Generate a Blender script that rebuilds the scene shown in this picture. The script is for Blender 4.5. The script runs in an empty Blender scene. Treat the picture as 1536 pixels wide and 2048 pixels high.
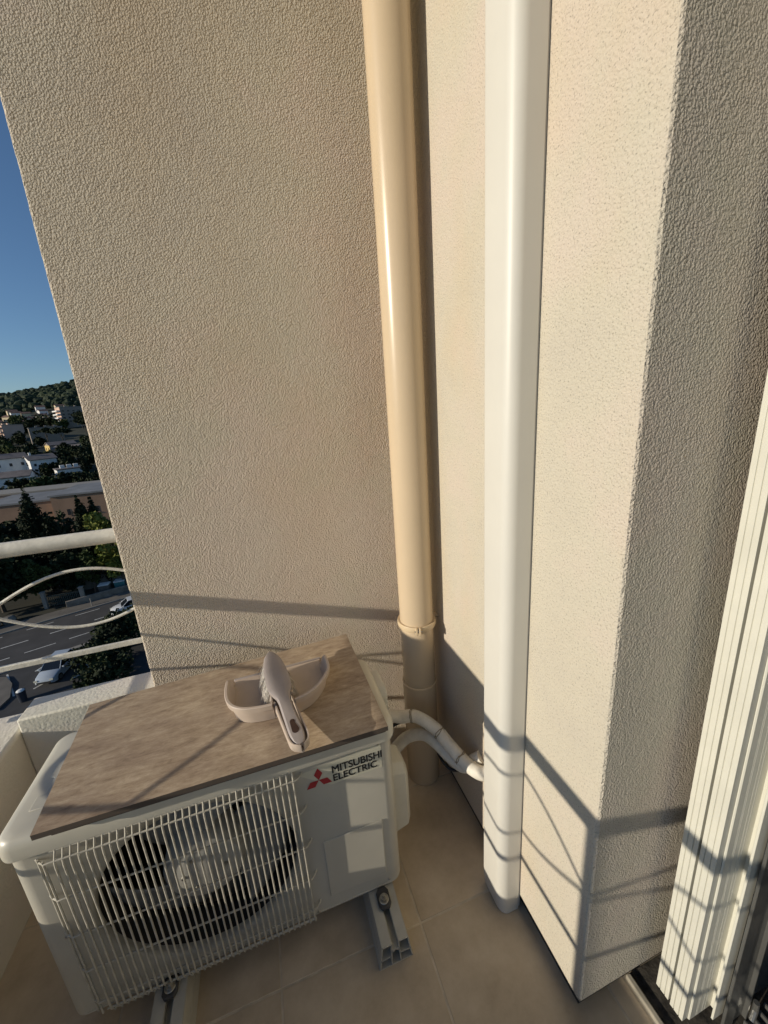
import bpy, bmesh, math, random
import numpy as np
from mathutils import Vector, Matrix
random.seed(7); RNG = np.random.default_rng(7)
PI = math.pi
S = bpy.context.scene
C = S.collection

# ------------------------------------------------------------------ camera
cam_d = bpy.data.cameras.new('camera'); cam = bpy.data.objects.new('camera', cam_d); C.objects.link(cam)
S.camera = cam
cam_d.sensor_fit = 'HORIZONTAL'; cam_d.sensor_width = 36.0; cam_d.lens = 36.0 * 767.94 / 1536.0
cam_d.clip_start = 0.01; cam_d.clip_end = 20000
def cam_axes(yaw, pit, rol):
    f = Vector((math.sin(yaw)*math.cos(pit), math.cos(yaw)*math.cos(pit), math.sin(pit)))
    r = Vector((math.cos(yaw), -math.sin(yaw), 0)); u = r.cross(f)
    c, s = math.cos(rol), math.sin(rol)
    return c*r + s*u, -s*r + c*u, f
_r, _u, _f = cam_axes(math.radians(16.923), math.radians(-14.9995), math.radians(-3.924))
cam.matrix_world = Matrix(((_r.x, _u.x, -_f.x, 0), (_r.y, _u.y, -_f.y, 0), (_r.z, _u.z, -_f.z, 1.45), (0, 0, 0, 1)))

# ------------------------------------------------------------------ sky, sun, exposure
SUN_TO = Vector((-1.0, -0.170, 0.3125)).normalized()
SUN_EL = math.asin(SUN_TO.z); SUN_AZ = math.atan2(SUN_TO.x, SUN_TO.y)
W = bpy.data.worlds.new('World'); S.world = W; W.use_nodes = True
wn = W.node_tree; bg = wn.nodes['Background']
sky = wn.nodes.new('ShaderNodeTexSky'); sky.sky_type = 'NISHITA'; sky.sun_disc = False
sky.sun_elevation = SUN_EL; sky.sun_rotation = SUN_AZ % (2*PI)
sky.altitude = 60; sky.air_density = 1.0; sky.dust_density = 0.25; sky.ozone_density = 4.5
wn.links.new(sky.outputs[0], bg.inputs[0]); bg.inputs[1].default_value = 0.10
sl = bpy.data.lights.new('sun', 'SUN'); sl.energy = 4.15; sl.angle = math.radians(0.53); sl.color = (1.0, 0.90, 0.735)
so = bpy.data.objects.new('sun', sl); C.objects.link(so)
so.rotation_euler = SUN_TO.to_track_quat('Z', 'Y').to_euler(); so.location = SUN_TO * 60
S.cycles.max_bounces = 7; S.cycles.diffuse_bounces = 4; S.cycles.glossy_bounces = 3; S.cycles.transmission_bounces = 4
S.view_settings.view_transform = 'Standard'; S.view_settings.look = 'None'
S.view_settings.exposure = 0.0; S.view_settings.gamma = 1.0; S.view_settings.use_curve_mapping = False

# ------------------------------------------------------------------ materials
MATS = {}
def nt(name):
    m = bpy.data.materials.new(name); m.use_nodes = True
    t = m.node_tree; MATS[name] = m
    return m, t, t.nodes['Principled BSDF']
def N(t, kind, **kw):
    n = t.nodes.new(kind)
    for k, v in kw.items():
        if k.startswith('i_'): n.inputs[k[2:].replace('_', ' ')].default_value = v
        else: setattr(n, k, v)
    return n
def L(t, a, ao, b, bi): t.links.new(a.outputs[ao], b.inputs[bi])
def coords(t, scale=(1, 1, 1), rot=(0, 0, 0)):
    tc = N(t, 'ShaderNodeTexCoord'); mp = N(t, 'ShaderNodeMapping')
    mp.inputs['Scale'].default_value = scale; mp.inputs['Rotation'].default_value = rot
    L(t, tc, 'Object', mp, 'Vector'); return mp
def ramp(t, stops):
    r = N(t, 'ShaderNodeValToRGB'); e = r.color_ramp.elements
    while len(e) < len(stops): e.new(0.5)
    for el, (p, c) in zip(e, stops):
        el.position = p; el.color = (*c, 1) if len(c) == 3 else c
    return r
def c4(c): return (*c, 1.0)
def plain(name, col, rough=0.5, metal=0.0, spec=0.5, var=0.06, vscale=6.0, bump=0.0, bscale=60.0, coat=0.0):
    """colour with a faint large-scale mottle and optional fine relief"""
    m, t, b = nt(name)
    mp = coords(t)
    n1 = N(t, 'ShaderNodeTexNoise', i_Scale=vscale, i_Detail=5.0, i_Roughness=0.6); L(t, mp, 0, n1, 'Vector')
    lo = tuple(max(0, x*(1-var*1.6)) for x in col); hi = tuple(min(1, x*(1+var)) for x in col)
    r = ramp(t, [(0.3, lo), (0.7, hi)]); L(t, n1, 'Fac', r, 'Fac'); L(t, r, 'Color', b, 'Base Color')
    b.inputs['Roughness'].default_value = rough; b.inputs['Metallic'].default_value = metal
    b.inputs['Specular IOR Level'].default_value = spec; b.inputs['Coat Weight'].default_value = coat
    if bump > 0:
        n2 = N(t, 'ShaderNodeTexNoise', i_Scale=bscale, i_Detail=4.0); L(t, mp, 0, n2, 'Vector')
        bp = N(t, 'ShaderNodeBump', i_Strength=1.0, i_Distance=bump); L(t, n2, 'Fac', bp, 'Height'); L(t, bp, 'Normal', b, 'Normal')
    return m
def stucco(name, col, scale, dist, speck=0.0, stain=None, detail=2.0):
    m, t, b = nt(name)
    mp = coords(t)
    big = N(t, 'ShaderNodeTexNoise', i_Scale=1.7, i_Detail=5.0, i_Roughness=0.65); L(t, mp, 0, big, 'Vector')
    tint = ramp(t, [(0.28, (col[0]*0.91, col[1]*0.905, col[2]*0.90)), (0.45, (col[0]*0.98, col[1]*0.98, col[2]*0.95)), (0.58, (col[0]*1.03, col[1]*0.985, col[2]*0.985)), (0.75, (col[0]*1.05, col[1]*1.03, col[2]*1.02))])
    L(t, big, 'Fac', tint, 'Fac'); last = (tint, 'Color')
    if stain:
        mp2 = coords(t, (2.0, 2.0, 1.1)); n = N(t, 'ShaderNodeTexNoise', i_Scale=1.6, i_Detail=4.0); L(t, mp2, 0, n, 'Vector')
        rr = ramp(t, [(0.50, (0, 0, 0)), (0.72, (1, 1, 1))]); L(t, n, 'Fac', rr, 'Fac')
        mx = N(t, 'ShaderNodeMixRGB', blend_type='MULTIPLY'); mx.inputs['Color2'].default_value = c4(stain)
        L(t, rr, 'Color', mx, 'Fac'); L(t, last[0], last[1], mx, 'Color1'); last = (mx, 'Color')
    g = N(t, 'ShaderNodeTexNoise', i_Scale=scale, i_Detail=detail, i_Roughness=0.5, i_Distortion=0.15); L(t, mp, 0, g, 'Vector')
    if speck > 0:
        gs = N(t, 'ShaderNodeTexNoise', i_Scale=300.0, i_Detail=1.0, i_Roughness=0.6); L(t, mp, 0, gs, 'Vector')
        sp = ramp(t, [(0.30, (1-speck,)*3), (0.40, (1, 1, 1))]); L(t, gs, 'Fac', sp, 'Fac')
        mx = N(t, 'ShaderNodeMixRGB', blend_type='MULTIPLY'); mx.inputs['Fac'].default_value = 1
        L(t, last[0], last[1], mx, 'Color1'); L(t, sp, 'Color', mx, 'Color2'); last = (mx, 'Color')
    L(t, last[0], last[1], b, 'Base Color')
    b.inputs['Roughness'].default_value = 0.92; b.inputs['Specular IOR Level'].default_value = 0.15
    vo = N(t, 'ShaderNodeTexVoronoi', feature='F1', i_Scale=scale*.80); L(t, mp, 0, vo, 'Vector')
    hm = N(t, 'ShaderNodeMath', operation='MULTIPLY_ADD'); hm.inputs[1].default_value = -0.70; L(t, vo, 'Distance', hm, 0); L(t, g, 'Fac', hm, 2)
    bp = N(t, 'ShaderNodeBump', i_Strength=1.0, i_Distance=dist); L(t, hm, 0, bp, 'Height')
    g2 = N(t, 'ShaderNodeTexNoise', i_Scale=scale*0.22, i_Detail=3.0); L(t, mp, 0, g2, 'Vector')
    bp2 = N(t, 'ShaderNodeBump', i_Strength=0.6, i_Distance=dist); L(t, g2, 'Fac', bp2, 'Height'); L(t, bp, 'Normal', bp2, 'Normal')
    L(t, bp2, 'Normal', b, 'Normal')
    return m
stucco('wall_rough', (0.668, 0.592, 0.485), 245, 0.0043, stain=(0.985, 0.945, 0.905))
stucco('wall_fine', (0.548, 0.502, 0.422), 270, 0.0015, speck=0.38, stain=(1.0, 0.95, 0.88))
stucco('wall_side', (0.53, 0.490, 0.420), 285, 0.0030, stain=(0.955, 0.925, 0.89))
stucco('parapet_paint', (0.73, 0.705, 0.62), 110, 0.0011)
plain('rail_paint', (0.72, 0.69, 0.60), 0.42, var=0.10, vscale=30, bump=0.0012, bscale=90)
plain('pipe_beige', (0.60, 0.475, 0.325), 0.27, spec=0.32, var=0.03, vscale=3)
plain('clamp_beige', (0.66, 0.52, 0.34), 0.35, var=0.04)
plain('duct_white', (0.625, 0.607, 0.55), 0.45, var=0.025, vscale=4)
plain('ac_white', (0.49, 0.465, 0.395), 0.36, var=0.05, vscale=5)
plain('ac_lid', (0.55, 0.525, 0.445), 0.38, var=0.06, vscale=7)
plain('wire_white', (0.52, 0.49, 0.41), 0.38, var=0.15, vscale=40)
plain('shade_inside', (0.04, 0.04, 0.038), 0.8)  # shade inside the fan opening put into the colour
plain('coil_dark', (0.035, 0.035, 0.034), 0.6)
plain('fan_grey', (0.26, 0.265, 0.26), 0.45, var=0.15, vscale=15)
plain('hub_grey', (0.46, 0.45, 0.41), 0.5, var=0.15, vscale=25)
plain('label_cream', (0.58, 0.56, 0.45), 0.4, var=0.02)
plain('ink_black', (0.012, 0.012, 0.014), 0.5, var=0)
plain('ink_red', (0.34, 0.025, 0.03), 0.45, var=0)
plain('foot_pvc', (0.46, 0.44, 0.375), 0.45, var=0.08, vscale=12)
plain('rubber', (0.055, 0.053, 0.05), 0.6, var=0.2, vscale=30)
plain('steel', (0.45, 0.43, 0.38), 0.35, metal=0.9)
plain('hose_wrap', (0.76, 0.72, 0.63), 0.6, var=0.10, vscale=25, bump=0.0007, bscale=70)
plain('string_tie', (0.30, 0.25, 0.17), 0.9)
plain('cable_black', (0.012, 0.012, 0.013), 0.5)
plain('pan_plastic', (0.52, 0.43, 0.355), 0.42, var=0.05, vscale=14)
plain('brush_plastic', (0.36, 0.315, 0.295), 0.45, var=0.05, vscale=14)
plain('hole_shade', (0.045, 0.020, 0.013), 0.6)
plain('bristle', (0.62, 0.58, 0.52), 0.7)
plain('shutter_white', (0.61, 0.60, 0.525), 0.4, var=0.04, vscale=9)
plain('alu', (0.20, 0.20, 0.19), 0.32, metal=0.6, var=0.1)
plain('threshold', (0.34, 0.31, 0.25), 0.5, var=0.2, vscale=20)
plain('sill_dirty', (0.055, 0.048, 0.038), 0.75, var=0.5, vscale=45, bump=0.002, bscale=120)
plain('grout', (0.58, 0.50, 0.38), 0.9, var=0.15, vscale=20)
plain('render_plain', (0.5, 0.45, 0.36), 0.9)
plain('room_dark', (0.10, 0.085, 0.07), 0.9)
# floor tile: mottled stoneware, each tile a touch different
def tile_mat():
    m, t, b = nt('tile')
    mp = coords(t); oi = N(t, 'ShaderNodeObjectInfo')
    add = N(t, 'ShaderNodeVectorMath', operation='ADD'); mul = N(t, 'ShaderNodeVectorMath', operation='SCALE')
    cmb = N(t, 'ShaderNodeCombineXYZ'); L(t, oi, 'Random', cmb, 0); L(t, oi, 'Random', cmb, 1)
    L(t, cmb, 0, mul, 0); mul.inputs['Scale'].default_value = 17
    L(t, mp, 0, add, 0); L(t, mul, 0, add, 1)
    n = N(t, 'ShaderNodeTexNoise', i_Scale=7.0, i_Detail=7.0, i_Roughness=0.68); L(t, add, 0, n, 'Vector')
    r = ramp(t, [(0.28, (0.41, 0.325, 0.22)), (0.5, (0.52, 0.42, 0.295)), (0.72, (0.62, 0.515, 0.375))]); L(t, n, 'Fac', r, 'Fac')
    hs = N(t, 'ShaderNodeHueSaturation'); mr = N(t, 'ShaderNodeMapRange'); mr.inputs['To Min'].default_value = 0.92; mr.inputs['To Max'].default_value = 1.07
    L(t, oi, 'Random', mr, 'Value'); L(t, mr, 0, hs, 'Value'); L(t, r, 'Color', hs, 'Color'); L(t, hs, 'Color', b, 'Base Color')
    f = N(t, 'ShaderNodeTexNoise', i_Scale=60.0, i_Detail=5.0); L(t, mp, 0, f, 'Vector')
    rr = ramp(t, [(0.3, (0.34,)*3), (0.7, (0.52,)*3)]); L(t, f, 'Fac', rr, 'Fac'); L(t, rr, 'Color', b, 'Roughness')
    bp = N(t, 'ShaderNodeBump', i_Strength=0.5, i_Distance=0.0006); L(t, f, 'Fac', bp, 'Height'); L(t, bp, 'Normal', b, 'Normal')
tile_mat()
def board_mat():
    m, t, b = nt('board')
    mp = coords(t, (9.0, 30, 30), (0, 0, -0.06)); mq = coords(t, (4.0, 7.5, 7.5))
    n = N(t, 'ShaderNodeTexNoise', i_Scale=2.3, i_Detail=9.0, i_Roughness=0.80, i_Distortion=0.3); L(t, mp, 0, n, 'Vector')
    k = N(t, 'ShaderNodeTexNoise', i_Scale=1.6, i_Detail=6.0, i_Roughness=0.6); L(t, mq, 0, k, 'Vector')
    r = ramp(t, [(0.32, (0.235, 0.178, 0.125)), (0.45, (0.36, 0.285, 0.208)), (0.56, (0.44, 0.36, 0.27)), (0.68, (0.54, 0.455, 0.352))]); L(t, n, 'Fac', r, 'Fac')
    r2 = ramp(t, [(0.34, (0.80, 0.75, 0.725)), (0.66, (1.10, 1.07, 1.01))]); L(t, k, 'Fac', r2, 'Fac')
    mx = N(t, 'ShaderNodeMixRGB', blend_type='MULTIPLY'); mx.inputs['Fac'].default_value = 1
    L(t, r, 'Color', mx, 'Color1'); L(t, r2, 'Color', mx, 'Color2'); L(t, mx, 'Color', b, 'Base Color')
    b.inputs['Roughness'].default_value = 0.6; b.inputs['Specular IOR Level'].default_value = 0.3
    bp = N(t, 'ShaderNodeBump', i_Strength=0.6, i_Distance=0.0012); L(t, n, 'Fac', bp, 'Height'); L(t, bp, 'Normal', b, 'Normal')
board_mat()
plain('board_edge', (0.085, 0.066, 0.052), 0.8)
# outdoors
def leafmat(name, a, bcol, scale):
    m, t, b = nt(name)
    tc = N(t, 'ShaderNodeNewGeometry'); n = N(t, 'ShaderNodeTexNoise', i_Scale=scale, i_Detail=3.0); L(t, tc, 'Position', n, 'Vector')
    r = ramp(t, [(0.35, a), (0.65, bcol)]); L(t, n, 'Fac', r, 'Fac'); L(t, r, 'Color', b, 'Base Color')
    b.inputs['Roughness'].default_value = 0.75; b.inputs['Specular IOR Level'].default_value = 0.2
leafmat('leaf_cypress', (0.010, 0.016, 0.008), (0.024, 0.034, 0.014), 1.3)
leafmat('leaf_yellow', (0.10, 0.125, 0.022), (0.19, 0.20, 0.045), 1.0)
leafmat('leaf_dark', (0.011, 0.018, 0.008), (0.030, 0.042, 0.014), 0.6)
leafmat('leaf_mid', (0.030, 0.048, 0.014), (0.070, 0.090, 0.026), 0.4)
leafmat('leaf_far', (0.014, 0.024, 0.011), (0.034, 0.048, 0.020), 0.03)
plain('bark', (0.09, 0.07, 0.05), 0.9)
plain('asphalt', (0.055, 0.052, 0.050), 0.85, var=0.22, vscale=0.35)
plain('asphalt_lot', (0.045, 0.044, 0.044), 0.85, var=0.25, vscale=0.5)
plain('pavement', (0.14, 0.125, 0.105), 0.9, var=0.2, vscale=0.5)
plain('kerb', (0.26, 0.24, 0.21), 0.9)
plain('road_paint', (0.55, 0.54, 0.50), 0.7, var=0.2, vscale=3)
plain('earth', (0.026, 0.025, 0.015), 0.95, var=0.4, vscale=0.08)
plain('scrub', (0.028, 0.034, 0.018), 0.95, var=0.4, vscale=0.02)
plain('tan_wall', (0.30, 0.19, 0.125), 0.9, var=0.12, vscale=0.3)
plain('flat_roof', (0.20, 0.20, 0.20), 0.8, var=0.2, vscale=0.2)
plain('house_white', (0.76, 0.75, 0.72), 0.8, var=0.08, vscale=0.3)
plain('house_cream', (0.60, 0.50, 0.33), 0.8, var=0.08, vscale=0.3)
plain('house_yellow', (0.62, 0.45, 0.16), 0.8)
plain('house_orange', (0.55, 0.25, 0.14), 0.8)
plain('flat_pink', (0.56, 0.38, 0.29), 0.8, var=0.05, vscale=0.1)
plain('flat_grey', (0.30, 0.25, 0.205), 0.85, var=0.08, vscale=0.1)
plain('roof_tile', (0.20, 0.115, 0.085), 0.85, var=0.25, vscale=1.0)
plain('roof_grey', (0.17, 0.145, 0.135), 0.85, var=0.2, vscale=0.6)
plain('win_dark', (0.03, 0.032, 0.036), 0.25)
plain('stone_wall', (0.20, 0.18, 0.15), 0.95, var=0.3, vscale=1.0)
plain('gate_green', (0.035, 0.055, 0.05), 0.6)
plain('car_white', (0.68, 0.69, 0.70), 0.22, var=0.01, coat=0.6)
plain('car_silver', (0.42, 0.46, 0.50), 0.25, var=0.01, coat=0.6)
plain('car_glass', (0.012, 0.015, 0.02), 0.08)
plain('tyre', (0.015, 0.015, 0.015), 0.8)
plain('bin_dark', (0.03, 0.035, 0.05), 0.5)
plain('teal', (0.06, 0.20, 0.20), 0.5)
def glass_mat():
    m, t, b = nt('door_glass')
    b.inputs['Base Color'].default_value = (0.9, 0.95, 0.93, 1); b.inputs['Roughness'].default_value = 0.02
    b.inputs['Transmission Weight'].default_value = 1.0; b.inputs['IOR'].default_value = 1.45
glass_mat()

# ------------------------------------------------------------------ mesh helpers
ORG = {}
class MB:
    def __init__(s): s.v = []; s.f = []
    def add(s, vs, fs):
        o = len(s.v); s.v += [tuple(map(float, p)) for p in vs]; s.f += [tuple(i+o for i in f) for f in fs]; return s
    def box(s, a, b):
        (x0, y0, z0), (x1, y1, z1) = a, b
        return s.add([(x0,y0,z0),(x1,y0,z0),(x1,y1,z0),(x0,y1,z0),(x0,y0,z1),(x1,y0,z1),(x1,y1,z1),(x0,y1,z1)],
                     [(0,3,2,1),(4,5,6,7),(0,1,5,4),(1,2,6,5),(2,3,7,6),(3,0,4,7)])
    def prism(s, poly, z0, z1, axis='z'):
        """closed polygon (ccw) extruded along an axis"""
        n = len(poly)
        def P(p, h):
            return (p[0], p[1], h) if axis == 'z' else ((p[0], h, p[1]) if axis == 'y' else (h, p[0], p[1]))
        vs = [P(p, z0) for p in poly] + [P(p, z1) for p in poly]
        fs = [tuple(range(n))[::-1], tuple(range(n, 2*n))] + [(i, (i+1) % n, n+(i+1) % n, n+i) for i in range(n)]
        return s.add(vs, fs)
    def tube(s, pts, r, n=10, caps=True):
        pts = [Vector(p) for p in pts]; rs = r if hasattr(r, '__len__') else [r]*len(pts)
        up = None; vs = []
        for i, p in enumerate(pts):
            d = (pts[min(i+1, len(pts)-1)] - pts[max(i-1, 0)]).normalized()
            if up is None:
                up = Vector((0, 0, 1)) if abs(d.z) < 0.9 else Vector((0, 1, 0))
            a = (up - d*up.dot(d)).normalized(); b = d.cross(a); up = a
            for k in range(n):
                t = 2*PI*k/n; vs.append(p + rs[i]*(math.cos(t)*a + math.sin(t)*b))
        fs = [(i*n+k, i*n+(k+1) % n, (i+1)*n+(k+1) % n, (i+1)*n+k) for i in range(len(pts)-1) for k in range(n)]
        if caps: fs += [tuple(range(n))[::-1], tuple(range((len(pts)-1)*n, len(pts)*n))]
        return s.add(vs, fs)
    def lathe(s, prof, c, n=48, axis='z', a0=0, a1=2*PI):
        full = abs(a1-a0-2*PI) < 1e-6; m = n if full else n+1; vs = []
        for r, h in prof:
            for k in range(m):
                t = a0+(a1-a0)*k/n; x, y = r*math.cos(t), r*math.sin(t)
                vs.append((c[0]+x, c[1]+y, c[2]+h) if axis == 'z' else (c[0]+x, c[1]+h, c[2]+y))
        fs = []
        for i in range(len(prof)-1):
            for k in range(n):
                k2 = (k+1) % m; fs.append((i*m+k, i*m+k2, (i+1)*m+k2, (i+1)*m+k))
        return s.add(vs, fs)
    def strip(s, path, thick, z0, z1, closed=False):
        """vertical sheet following a plan path"""
        n = len(path); off = []
        for i in range(n):
            a = Vector(path[i-1] if (closed or i > 0) else path[i]); b = Vector(path[(i+1) % n] if (closed or i < n-1) else path[i])
            d = (b-a).normalized(); off.append((path[i][0]-d.y*thick, path[i][1]+d.x*thick))
        vs = []
        for p, q in zip(path, off): vs += [(*p, z0), (*q, z0), (*q, z1), (*p, z1)]
        fs = []
        for i in range(n if closed else n-1):
            j = (i+1) % n
            for k in range(4): fs.append((i*4+k, i*4+(k+1) % 4, j*4+(k+1) % 4, j*4+k))
        if not closed: fs += [(0, 1, 2, 3), ((n-1)*4+3, (n-1)*4+2, (n-1)*4+1, (n-1)*4)]
        return s.add(vs, fs)
    def rot(s, ang, c):
        ca, sa = math.cos(ang), math.sin(ang)
        s.v = [(c[0]+(x-c[0])*ca-(y-c[1])*sa, c[1]+(x-c[0])*sa+(y-c[1])*ca, z) for x, y, z in s.v]; return s
    def build(s, name, mat, parent=None, bevel=0, seg=2, smooth=False, recalc=True):
        me = bpy.data.meshes.new(name); org = ORG.get(parent.name, Vector()) if parent else Vector()
        me.from_pydata([(x-org.x, y-org.y, z-org.z) for x, y, z in s.v], [], s.f)
        if recalc:
            bm = bmesh.new(); bm.from_mesh(me); bmesh.ops.recalc_face_normals(bm, faces=bm.faces); bm.to_mesh(me); bm.free()
        me.update(); me.materials.append(MATS[mat])
        o = bpy.data.objects.new(name, me); C.objects.link(o)
        if parent: o.parent = parent; ORG[o.name] = org
        else: ORG[o.name] = Vector()
        if smooth: me.shade_smooth(); me.set_sharp_from_angle(angle=math.radians(smooth if smooth is not True else 40))
        if bevel:
            b = o.modifiers.new('bevel', 'BEVEL'); b.width = bevel; b.segments = seg; b.limit_method = 'ANGLE'; b.angle_limit = math.radians(35)
            if not smooth: me.shade_smooth(); me.set_sharp_from_angle(angle=math.radians(55))
            b.harden_normals = False
        return o
def tag(o, label=None, cat=None, group=None, kind=None):
    if label: o['label'] = label
    if cat: o['category'] = cat
    if group: o['group'] = group
    if kind: o['kind'] = kind
    return o
def thing(name, loc, label, cat, group=None):
    o = bpy.data.objects.new(name, None); C.objects.link(o); o.location = loc; o.empty_display_size = 0.1
    ORG[o.name] = Vector(loc); return tag(o, label, cat, group)
def smoothpath(pts, n=8):
    """Catmull-Rom through points"""
    P = [Vector(p) for p in pts]; P = [2*P[0]-P[1]] + P + [2*P[-1]-P[-2]]; out = []
    for i in range(1, len(P)-2):
        for k in range(n):
            t = k/n; a, b, c, d = P[i-1], P[i], P[i+1], P[i+2]
            out.append(0.5*((2*b)+(c-a)*t+(2*a-5*b+4*c-d)*t*t+(3*b-a-3*c+d)*t**3))
    out.append(P[-2]); return out
def arc(cx, cy, r, a0, a1, n):
    return [(cx+r*math.cos(math.radians(a0+(a1-a0)*i/n)), cy+r*math.sin(math.radians(a0+(a1-a0)*i/n))) for i in range(n+1)]

# ================================================================== BALCONY: setting
WY = 1.330      # face of the end wall
WX = 0.536      # face of the wall that carries the duct
TOP = 3.115
# floor slab and tiles
fl = MB().box((-1.25, -3.2, -0.22), (1.02, 1.49, -0.0012)).build('balcony_floor', 'grout'); tag(fl, kind='structure')
P_ = 0.396; gx = [0.248 + P_*i for i in range(-4, 3)]; gy = [0.729 + P_*i for i in range(-9, 3)]
tile_cache = {}
for i in range(len(gx)-1):
    for j in range(len(gy)-1):
        x0, x1, y0, y1 = gx[i]+.0028, gx[i+1]-.0028, gy[j]+.0028, gy[j+1]-.0028
        x0 = max(x0, -.887); x1 = min(x1, .692); y1 = min(y1, 1.378)
        if x1-x0 < .01 or y1-y0 < .01: continue
        key = (round(x1-x0, 4), round(y1-y0, 4))
        if key not in tile_cache:
            hx, hy = key[0]/2, key[1]/2
            o = MB().box((-hx, -hy, -.006), (hx, hy, 0)).build('tile', 'tile', bevel=.0008); tile_cache[key] = o.data
        else:
            o = bpy.data.objects.new('tile', tile_cache[key]); C.objects.link(o)
            b = o.modifiers.new('bevel', 'BEVEL'); b.width = .0008; b.segments = 2
        o.parent = fl; o.location = ((x0+x1)/2, (y0+y1)/2, random.uniform(-.0004, .0004))

# rough-edged wall slab: outline in x/z with a jittered free edge
def rough_edge(z0, z1, step, amp):
    z = z0; out = []
    j = 0.0
    while z < z1: j = j*.6 + random.gauss(0, amp); out.append((z, j)); z += step*random.uniform(.6, 1.4)
    out.append((z1, 0)); return out
def wall_end():
    mb = MB(); x0, x1, y0, y1 = -.466, 1.3, WY, 1.62
    prof = rough_edge(-.25, TOP, .007, .0005); n = len(prof); vs = []
    for z, j in prof:
        vs += [(x0+.022+j, y1, z), (x0+j*.6, y0+.005, z), (x0+.002+j, y0+.0015, z), (x0+.006, y0, z), (x1, y0, z), (x1, y1, z)]
    fs = []
    for i in range(n-1):
        for k in range(6): fs.append((i*6+k, i*6+(k+1) % 6, (i+1)*6+(k+1) % 6, (i+1)*6+k))
    fs += [tuple(range(6))[::-1], tuple(range((n-1)*6, n*6))]
    mb.add(vs, fs)
    o = mb.build('end_wall', 'wall_rough')
    return tag(o, 'tall beige rough-rendered wall filling the left half behind the air conditioner', 'wall')
wall_end()
def wall_shaft():
    t = thing('corner_wall', (WX, .438, 0), 'cream rendered corner wall carrying the white duct, with shaded rough side at right', 'wall')
    y0, x1 = .438, 1.30; mb = MB(); prof = rough_edge(.055, TOP, .007, .00035); n = len(prof)
    # smooth face (towards the sun)
    vs = []; fs = []
    for z, j in prof: vs += [(WX, WY-.002, z), (WX, y0+.007+j*.5, z), (WX+.0015+j*.6, y0+.003+j, z)]
    for i in range(n-1):
        for k in range(2): fs.append((i*3+k, i*3+k+1, (i+1)*3+k+1, (i+1)*3+k))
    m1 = MB().add(vs, fs); a = m1.build('smooth_face', 'wall_fine', t, recalc=False)
    vs = []; fs = []
    for z, j in prof: vs += [(WX+.0015+j*.6, y0+.003+j, z), (WX+.006, y0, z), (x1, y0, z)]
    for i in range(n-1):
        for k in range(2): fs.append((i*3+k, i*3+k+1, (i+1)*3+k+1, (i+1)*3+k))
    MB().add(vs, fs).build('rough_face', 'wall_side', t, recalc=False)
    # solid body just behind the two faces, with an uneven lower lip
    MB().box((WX+.004, y0+.008, .057), (x1, WY-.004, TOP)).build('wall_core', 'render_plain', t)
    mb = MB(); m = 80; vs = []
    for i in range(m+1):
        y = y0+.002+(WY-.006-y0)*i/m; d = random.gauss(.050, .0016); vs += [(WX+.0005, y, .059), (WX+.003, y, d), (WX+.016, y, d)]
    fs = [(i*3+k, i*3+k+1, i*3+k+4, i*3+k+3) for i in range(m) for k in range(2)]; mb.add(vs, fs)
    vs = []
    for i in range(m+1):
        x = WX+.002+(x1-WX-.004)*i/m; d = random.gauss(.050, .0016); vs += [(x, y0+.0005, .059), (x, y0+.003, d), (x, y0+.016, d)]
    mb.add(vs, fs); mb.build('lower_lip', 'wall_fine', t)
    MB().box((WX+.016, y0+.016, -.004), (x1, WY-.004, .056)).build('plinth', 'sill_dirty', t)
    return t
wall_shaft()
# unseen slab added overhead to cut the sky light (out of frame)
sl_ = MB().box((-.55, -3.2, 3.12), (3.3, 1.62, 3.35)).build('sky_blocker_slab', 'render_plain'); tag(sl_, kind='structure')
# parapets
MB().box((-.889, 1.380, -.3), (-.476, 1.492, .543)).build('low_parapet', 'parapet_paint', bevel=.006, seg=3)
tag(bpy.data.objects['low_parapet'], 'low white-painted parapet behind the air conditioner, running to the rough wall', 'parapet')
MB().box((-1.16, -3.2, -.3), (-.89, 1.493, .500)).build('side_parapet', 'parapet_paint', bevel=.014, seg=4)
tag(bpy.data.objects['side_parapet'], 'low white-painted parapet at the far left edge of the balcony', 'parapet')

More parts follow.
